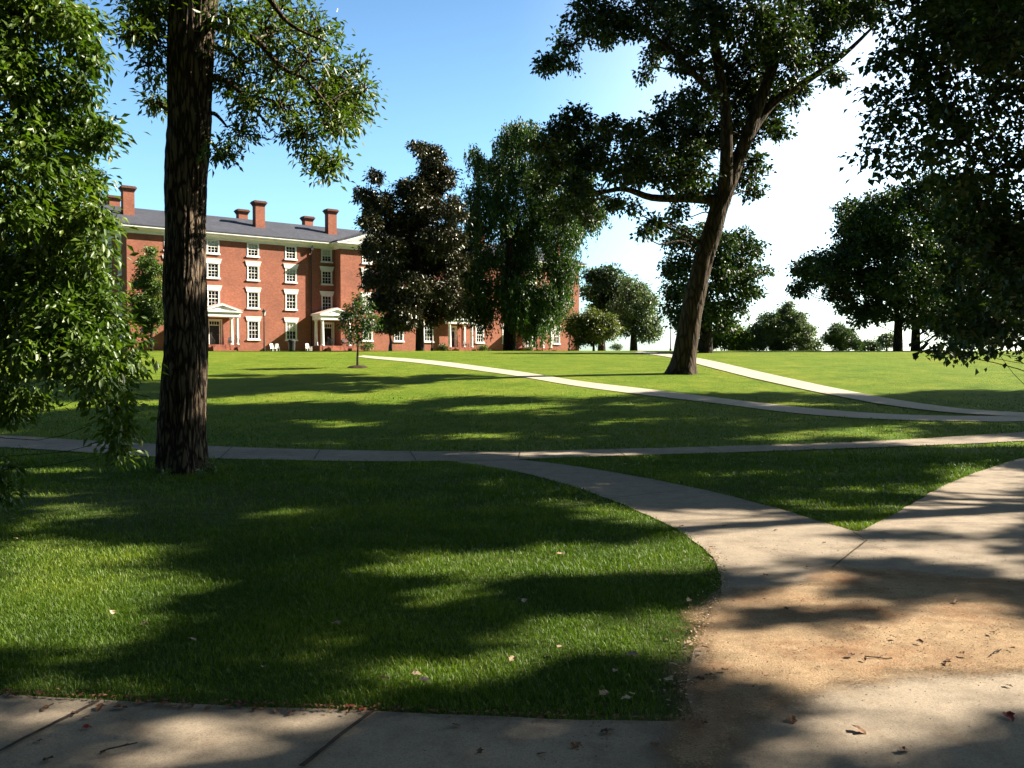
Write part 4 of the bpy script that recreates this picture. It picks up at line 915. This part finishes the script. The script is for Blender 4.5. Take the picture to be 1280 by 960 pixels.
# porticoes
def portico(u):
    e = MB(); W_ = 1.78; yf = -2.15
    # entablature ring and low pediment roof
    e.box(u - W_, u + W_, yf, -.03, 3.30, 3.72); e.box(u - W_ - .14, u + W_ + .14, yf - .14, -.02, 3.722, 3.86)
    bm_, zt = u, 4.52
    e.add([(u - W_ - .05, yf - .02, 3.862), (u + W_ + .05, yf - .02, 3.862), (bm_, yf - .02, zt - .08)], [(0, 1, 2)])
    for s in (-1, 1):
        q = [(u + s * (W_ + .17), 3.862), (u, zt - .002), (u, zt - .16), (u + s * (W_ - .35), 3.90)]
        e.add([(a, yf - .17, c) for a, c in q] + [(a, yf - .03, c) for a, c in q], [(0, 1, 2, 3), (7, 6, 5, 4), (3, 2, 6, 7), (0, 3, 7, 4)])
    o = e.build('portico', M['white'], B)
    r_ = MB(); gable(r_, yf - .18, -.03, u - W_ - .20, u + W_ + .20, 3.864, zt - 3.862, .05, ba); r_.build('porch_roof', M['tin'], o)
    for (cu, cy) in ((u - 1.5, yf + .25), (u + 1.5, yf + .25), (u - 1.5, -.42), (u + 1.5, -.42)):
        c = MB(); c.lathe(cu, cy, [(.22, .665), (.22, .74), (.175, .78), (.17, 1.5), (.14, 3.1), (.15, 3.14), (.20, 3.18), (.20, 3.296)]); c.build('column', M['white'], o, False)
    s = MB(); s.box(u - 1.95, u + 1.95, yf - .1, -.02, ZB, .66)
    for i in range(4): s.box(u - 1.0, u + 1.0, yf - .1 - .3 * (4 - i) + .002, yf - .1 - .3 * (3 - i), ZB, .13 * (i + 1))
    for sx in (-1, 1): s.box(u + sx * 1.16 - .15, u + sx * 1.16 + .15, yf - 1.35, yf - .104, ZB, .40)
    s.build('steps', M['brick'], o)
    for sx in (-1, 1):
        rl = MB(); x_ = u + sx * 1.16; rl.tube([(x_, yf - 1.3, .40), (x_, yf - 1.3, 1.02), (x_, yf - .3, 1.56), (x_, yf - .3, .40)], .022, 5)
        for q in np.linspace(.15, .85, 5): rl.tube([(x_, yf - 1.3 + q, .40), (x_, yf - 1.3 + q, 1.02 + .54 * q)], .012, 4)
        rl.build('handrail', M['iron'], o)
    d_ = MB(); d_.box(u - .48, u + .48, .10, .16, .665, 2.52)
    dr = d_.build('door', M['door'], B)
    hd = MB(); hd.lathe(u + .38, .06, [(.02, 1.60), (.035, 1.63), (.035, 1.68), (.02, 1.71)], 8); hd.build('handle', M['metal_far'], dr)
    f_ = MB(); f_.box(u - .62, u - .48, .0, .18, .665, 3.02); f_.box(u + .48, u + .62, 0, .18, .665, 3.02); f_.box(u - .478, u + .478, .0, .18, 2.52, 2.60); f_.box(u - .478, u + .478, 0, .18, 2.92, 3.02)
    f_.box(u - .74, u - .622, -.05, -.003, .665, 3.14); f_.box(u + .622, u + .74, -.05, -.003, .665, 3.14); f_.box(u - .62, u + .62, -.05, -.003, 3.022, 3.14)
    for q in (-.24, 0, .24): f_.box(u + q - .015, u + q + .015, .05, .12, 2.602, 2.918)
    f_.build('door_frame', M['white'], dr)
    tr = MB(); tr.box(u - .478, u + .478, .13, .17, 2.602, 2.918); tr.build('pane', M['glass'], dr)
for u in DOORS_U: portico(u)

def bl(u, y, z=0.0):
    """building coordinates -> world"""
    return np.array([-34.9 + u * FX - y * FY, 80.0 + u * FY + y * FX, 2.4 + z])
# lamp posts by the building
def lamp_post(pos, hh, label, rz=0):
    t = empty('lamp_post', pos, rz); tag(t, label, 'lamp post', 'lamp posts by the building')
    m = MB(); m.lathe(0, 0, [(.13, -.1), (.13, .25), (.075, .32), (.06, 1.2), (.045, hh - .7), (.08, hh - .66), (.05, hh - .6)], 10); m.build('pole', M['iron'], t)
    g_ = MB(); g_.lathe(0, 0, [(.10, hh - .598), (.17, hh - .25)], 8); g_.build('lamp_glass', M['lamp_glass'], t)
    c = MB(); c.lathe(0, 0, [(.22, hh - .248), (.20, hh - .18), (.06, hh - .04), (.02, hh + .06)], 8); c.build('lamp_cap', M['iron'], t)
def on_ground(q): q = np.array(q, float); q[2] = h(q[0], q[1]); return q
lamp_post(on_ground(gx(330.5, 82)), 3.9, 'black lamp post before the brick wall between two windows')
lamp_post(on_ground(gx(711.5, 96)), 3.0, 'short black lamp post near the right end of the building')
lamp_post(on_ground(gx(540, 80)), 2.9, 'thin black lamp post right of the magnolia trunk')
lamp_post(on_ground(gx(838, 112)), 5.2, 'distant lamp post on the skyline left of the oak trunk')

# wheeled litter bin and white lawn chairs along the wall
def litter_bin(pos):
    t = empty('litter_bin', pos, .6); tag(t, 'black litter bin by the brick wall under the windows', 'litter bin')
    m = MB(); m.lathe(0, 0, [(.26, 0), (.30, .1), (.33, .82), (.35, .84), (.35, .9)], 14); m.build('body', M['iron'], t)
    m = MB(); m.lathe(0, 0, [(.36, .902), (.36, .95), (.28, 1.05), (.10, 1.1)], 14); m.build('lid', M['rubber'], t)
litter_bin(on_ground(gx(365, 82)))
def lawn_chair(pos, rz, label, mat='white'):
    t = empty('lawn_chair', pos, rz); t.scale = (.68,) * 3; tag(t, label, 'chair', 'chairs outside the building')
    m = MB()
    for i in range(5): m.box(-.25 + i * .1, -.16 + i * .1, -.28, .25, .36, .385)
    m.build('seat', M[mat], t); m = MB()
    for i in range(5):
        x0 = -.25 + i * .1; zt = 1.0 + .08 * math.sin(math.pi * (i + .5) / 5); m.add([(x0, .25, .34), (x0 + .09, .25, .34), (x0 + .09, .50, zt), (x0, .50, zt), (x0, .275, .34), (x0 + .09, .275, .34), (x0 + .09, .525, zt), (x0, .525, zt)], [(0, 1, 2, 3), (7, 6, 5, 4), (0, 4, 5, 1), (1, 5, 6, 2), (2, 6, 7, 3), (3, 7, 4, 0)])
    m.build('backrest', M[mat], t)
    for sx in (-1, 1):
        m = MB(); m.box(sx * .34 - .06, sx * .34 + .06, -.36, .36, .58, .605); m.build('armrest', M[mat], t)
        for yy in (-.30, .24): m = MB(); m.box(sx * .32 - .03, sx * .32 + .03, yy - .04, yy + .04, 0, .578); m.build('leg', M[mat], t)
lawn_chair(on_ground(gx(342, 82.5)), .9, 'white slatted chair on the grass just right of the lamp post')
lawn_chair(on_ground(gx(346.5, 83)), .3, 'white slatted chair angled beside another left of the litter bin')
lawn_chair(on_ground(gx(386, 84.5)), .7, 'white slatted chair on the grass between bin and second portico')
for u, y_, rz, lb in ((9.1, -1.1, .65, 'dark chair on the porch of the leftmost portico'), (18.75, -1.3, .65, 'dark chair on the left side of the second portico'), (20.9 - .05, -1.75, .65, 'dark chair on the right side of the second portico'), (36.4, -1.3, .65, 'dark chair on the third portico right of the magnolia')):
    lawn_chair(bl(u, y_, .662), rz, lb, 'iron')

# low shrubs along the foot of the wall
def shrub(px, d, r, mat, label, seed):
    b_ = gx(px, d); rg = np.random.default_rng(seed)
    cl = [(b_ + [rg.uniform(-.5, .5) * r, rg.uniform(-.3, .3), r * rg.uniform(.45, .8)], (r * .7, r * .6, r * .55)) for _ in range(4)]
    tree('shrub', label, 'bush', b_, [([b_ + [0, 0, -.1], b_ + [0, 0, r * .4], b_ + [0, 0, r * .7]], [.05, .04, .02])], cl, M[mat], M['bark_dark'], leaf=(.14, .5), per_m2=70, sub=.25, seed=seed, cap=6600)
shrub(555, 84, .55, 'leaf_myrtle', 'rusty low shrub at the wall foot right of the magnolia', 71)
shrub(603, 86, .5, 'leaf_bright', 'low green shrub under the window beside the third portico', 72)
shrub(660, 92, .5, 'leaf_myrtle', 'low reddish shrub right of the weeping tree trunk', 73)
shrub(770, 96, .6, 'leaf_bright', 'low green shrub at the foot of the wide myrtle', 74)
shrub(460, 84, .6, 'leaf_bright', 'low green shrub behind the sapling at the wall', 75)

# parked car beyond the crest on the right
cp_ = gx(1084, 140); C_ = empty('parked_car', cp_ + [0, 0, .0], .25); tag(C_, 'grey parked car half hidden behind the crest under the right trees', 'car')
def prism(mb, pr, w0, w1=None):
    w1 = w1 or [w0] * len(pr); n = len(pr); vs = [(x_, -w, z_) for (x_, z_), w in zip(pr, w1)] + [(x_, w, z_) for (x_, z_), w in zip(pr, w1)]
    mb.add(vs, [tuple(range(n)), tuple(range(2 * n - 1, n - 1, -1))] + [(i, i + n, (i + 1) % n + n, (i + 1) % n) for i in range(n)])
m = MB(); prism(m, [(-2.2, .35), (2.2, .35), (2.25, .6), (2.1, .82), (1.1, .95), (-1.5, .98), (-2.2, .9), (-2.28, .6)], .88); m.build('body', M['pot'], C_)
m = MB(); prism(m, [(1.05, .95), (.35, 1.38), (-.9, 1.42), (-1.65, .98)], .8, [.8, .66, .66, .8]); m.build('window', M['glass'], C_)
m = MB(); prism(m, [(.42, 1.385), (.3, 1.44), (-.85, 1.47), (-1.0, 1.42)], .67); m.build('roof', M['pot'], C_)
for x_ in (-1.4, 1.35):
    for s in (-1, 1):
        m = MB(); m.tube([(x_, s * .72, .32), (x_, s * .9, .32)], .32, 16); wh = m.build('wheel', M['rubber'], C_); m = MB(); m.tube([(x_, s * .9, .32), (x_, s * .915, .32)], .19, 12); m.build('rim', M['metal_far'], wh)
for s in (-1, 1): m = MB(); m.box(2.12, 2.27, s * .6 - .16, s * .6 + .16, .62, .76); m.build('headlight', M['lamp_glass'], C_)

# ------------------------------------------------------------------ fallen leaves and twigs on the near paving
def fallen_mesh(seed, L):
    rg = np.random.default_rng(seed); n = 5; vs = [(0, -L * .5, .004)]
    pr = [(-.5, 0), (-.2, .26), (.0, .20), (.15, .36), (.32, .18), (.5, 0)]
    lf = [(q[1] * L * rg.uniform(.8, 1.25), q[0] * L, .004 + rg.uniform(0, .18) * L * (q[1] > 0)) for q in pr]; rt = [(-q[1] * L * rg.uniform(.8, 1.25), q[0] * L, .004 + rg.uniform(0, .22) * L * (q[1] > 0)) for q in pr]
    mid = [(0, q[0] * L, .004 + .03 * L * rg.random()) for q in pr]
    v = lf + mid + rt; f = []
    for i in range(5): f += [(i, i + 1, 6 + i + 1, 6 + i), (6 + i, 6 + i + 1, 12 + i + 1, 12 + i)]
    me = bpy.data.meshes.new('fallen_leaf'); me.from_pydata(v, [], f); me.update()
    a = me.attributes.new('var', 'FLOAT', 'POINT'); a.data.foreach_set('value', np.full(len(v), rg.random(), np.float32)); return me
FM = {kx: [fallen_mesh(s * 7 + i, .058) for i in range(4)] for s, kx in enumerate(('fallen_brown', 'fallen_pale', 'fallen_red'))}
for kx, ms in FM.items():
    for m_ in ms: m_.materials.append(M[kx])
rl_ = random.Random(9)
def fallen(px, py, kx, label, group, sc=1.0, lift=.02):
    q = G(px, py); o = bpy.data.objects.new('fallen_leaf', rl_.choice(FM[kx])); COL.objects.link(o); o.location = (q[0], q[1], q[2] + lift)
    o.rotation_euler = (rl_.uniform(-.25, .25), rl_.uniform(-.25, .25), rl_.uniform(0, 6.28)); s = sc * rl_.uniform(.7, 1.25); o.scale = (s, s, s); tag(o, label, 'leaf', group)
LB = 'small dry brown leaf lying flat on the bare concrete or sandy paving'
for px, py in ((15, 874), (48, 871), (60, 890), (95, 897), (108, 902), (150, 890), (190, 881), (175, 884), (205, 886), (215, 888), (228, 889), (240, 887), (262, 890), (285, 888), (300, 886), (48, 932), (60, 955), (132, 945), (125, 890), (320, 892), (345, 893), (365, 896), (570, 912), (600, 945), (678, 948), (676, 903), (720, 938), (760, 920), (818, 937), (875, 860), (886, 855), (905, 848), (955, 757), (957, 722), (982, 770), (1080, 835), (1010, 712), (1030, 681), (970, 665), (905, 660), (852, 660), (1106, 678), (1185, 838), (1205, 828), (1260, 735), (1265, 820), (1240, 800), (1150, 812), (1073, 918), (1130, 944), (1260, 862), (1195, 760), (1118, 806), (1064, 829), (990, 905), (880, 915)):
    fallen(px, py, 'fallen_brown', LB, 'brown leaves fallen on the paving', 1.0 if py > 820 else .8, .042 if inside(soil_poly, *[np.array([w_]) for w_ in G(px, py)[:2]])[0] else .017)
LR = 'small red leaf lying on the concrete near the lawn edge'
for px, py in ((109, 915), (1262, 902), (452, 892), (435, 889)): fallen(px, py, 'fallen_red', LR, 'red leaves fallen on the paving', 1.0, .017)
LP = 'pale dry leaf caught in the grass at the lawn edge'
for px, py in ((770, 850), (790, 880), (783, 886), (755, 880), (860, 815), (842, 842), (868, 832), (880, 820), (845, 800), (520, 855), (530, 862), (700, 820), (655, 760), (330, 845), (180, 790), (140, 775), (240, 810), (20, 680), (15, 655), (700, 700), (862, 760), (640, 835), (480, 860), (835, 862), (420, 790), (790, 830)):
    fallen(px, py, 'fallen_pale', LP, 'pale leaves caught in the grass', 1.1, .045)
def litter(name, label, n, pts, spread, size, mat, seed, lift):
    rg = np.random.default_rng(seed); base_ = np.array(pts)[:, :2]; w = np.linalg.norm(np.diff(base_, axis=0), axis=1); k_ = rg.choice(len(w), n, p=w / w.sum()); t_ = rg.random(n)[:, None]
    q = base_[k_] * (1 - t_) + base_[k_ + 1] * t_ + rg.normal(0, 1, (n, 2)) * spread * (rg.random((n, 1)) ** 1.5)
    c = np.c_[q, H(q[:, 0], q[:, 1]) + lift + rg.random(n) * .006]
    az = rg.uniform(0, 6.28, n); v, f = leaves(c, np.c_[np.cos(az), np.sin(az), rg.normal(0, .15, n)] * 3, size, .55, rg, .85, .3)
    v[:, 2] = np.maximum(v[:, 2], H(v[:, 0], v[:, 1]) + lift * .9)
    o_ = np_mesh(name, v, f, mat, attr={'var': np.repeat(rg.random(n), 4)}); tag(o_, label, 'litter', kind='stuff')
litter('leaf_litter', 'crumbled brown leaf litter along the edge of the near concrete', 420, g([(-60, 868), (0, 872), (200, 883), (400, 891), (600, 899), (760, 905), (850, 907)]), .045, .024, M['fallen_brown'], 3, .03)
litter('leaf_litter', 'crumbled pale leaf litter between the lawn and the bare soil', 380, g([(850, 900), (852, 860), (862, 820), (885, 775), (905, 735), (890, 690)]), .11, .022, M['fallen_pale'], 4, .042)
litter('grit', 'dark grit and crumbs scattered over the sandy soil and paving', 2000, g([(700, 960), (900, 900), (1000, 820), (1250, 790), (1200, 850), (1000, 760), (1250, 720), (950, 690)]), .9, .012, M['fallen_brown'], 5, .036)
def twig_obj(px, py, label, seed):
    rg = random.Random(seed); q = G(px, py); t = MB(); a = rg.uniform(0, 3); p0 = np.array([0, 0, .006]); pts = [p0]
    for i in range(4): a += rg.uniform(-.4, .4); p0 = p0 + np.array([math.cos(a) * .035, math.sin(a) * .035, rg.uniform(-.002, .004)]); pts.append(p0)
    t.tube(pts, .003, 5); t.tube([pts[2], pts[2] + np.array([.03, .02, .004])], .002, 4)
    o = t.build('twig', M['bark_dark']); o.location = (q[0], q[1], q[2] + .034); tag(o, label, 'twig', 'twigs on the paving')
twig_obj(125, 952, 'forked dark twig on the concrete at the bottom left', 1); twig_obj(1115, 832, 'short twig in the sunlit sand on the right', 2); twig_obj(1238, 828, 'curved twig in the sunlit sand near the right edge', 3); twig_obj(735, 765, 'twig on the lawn', 4) if False else None
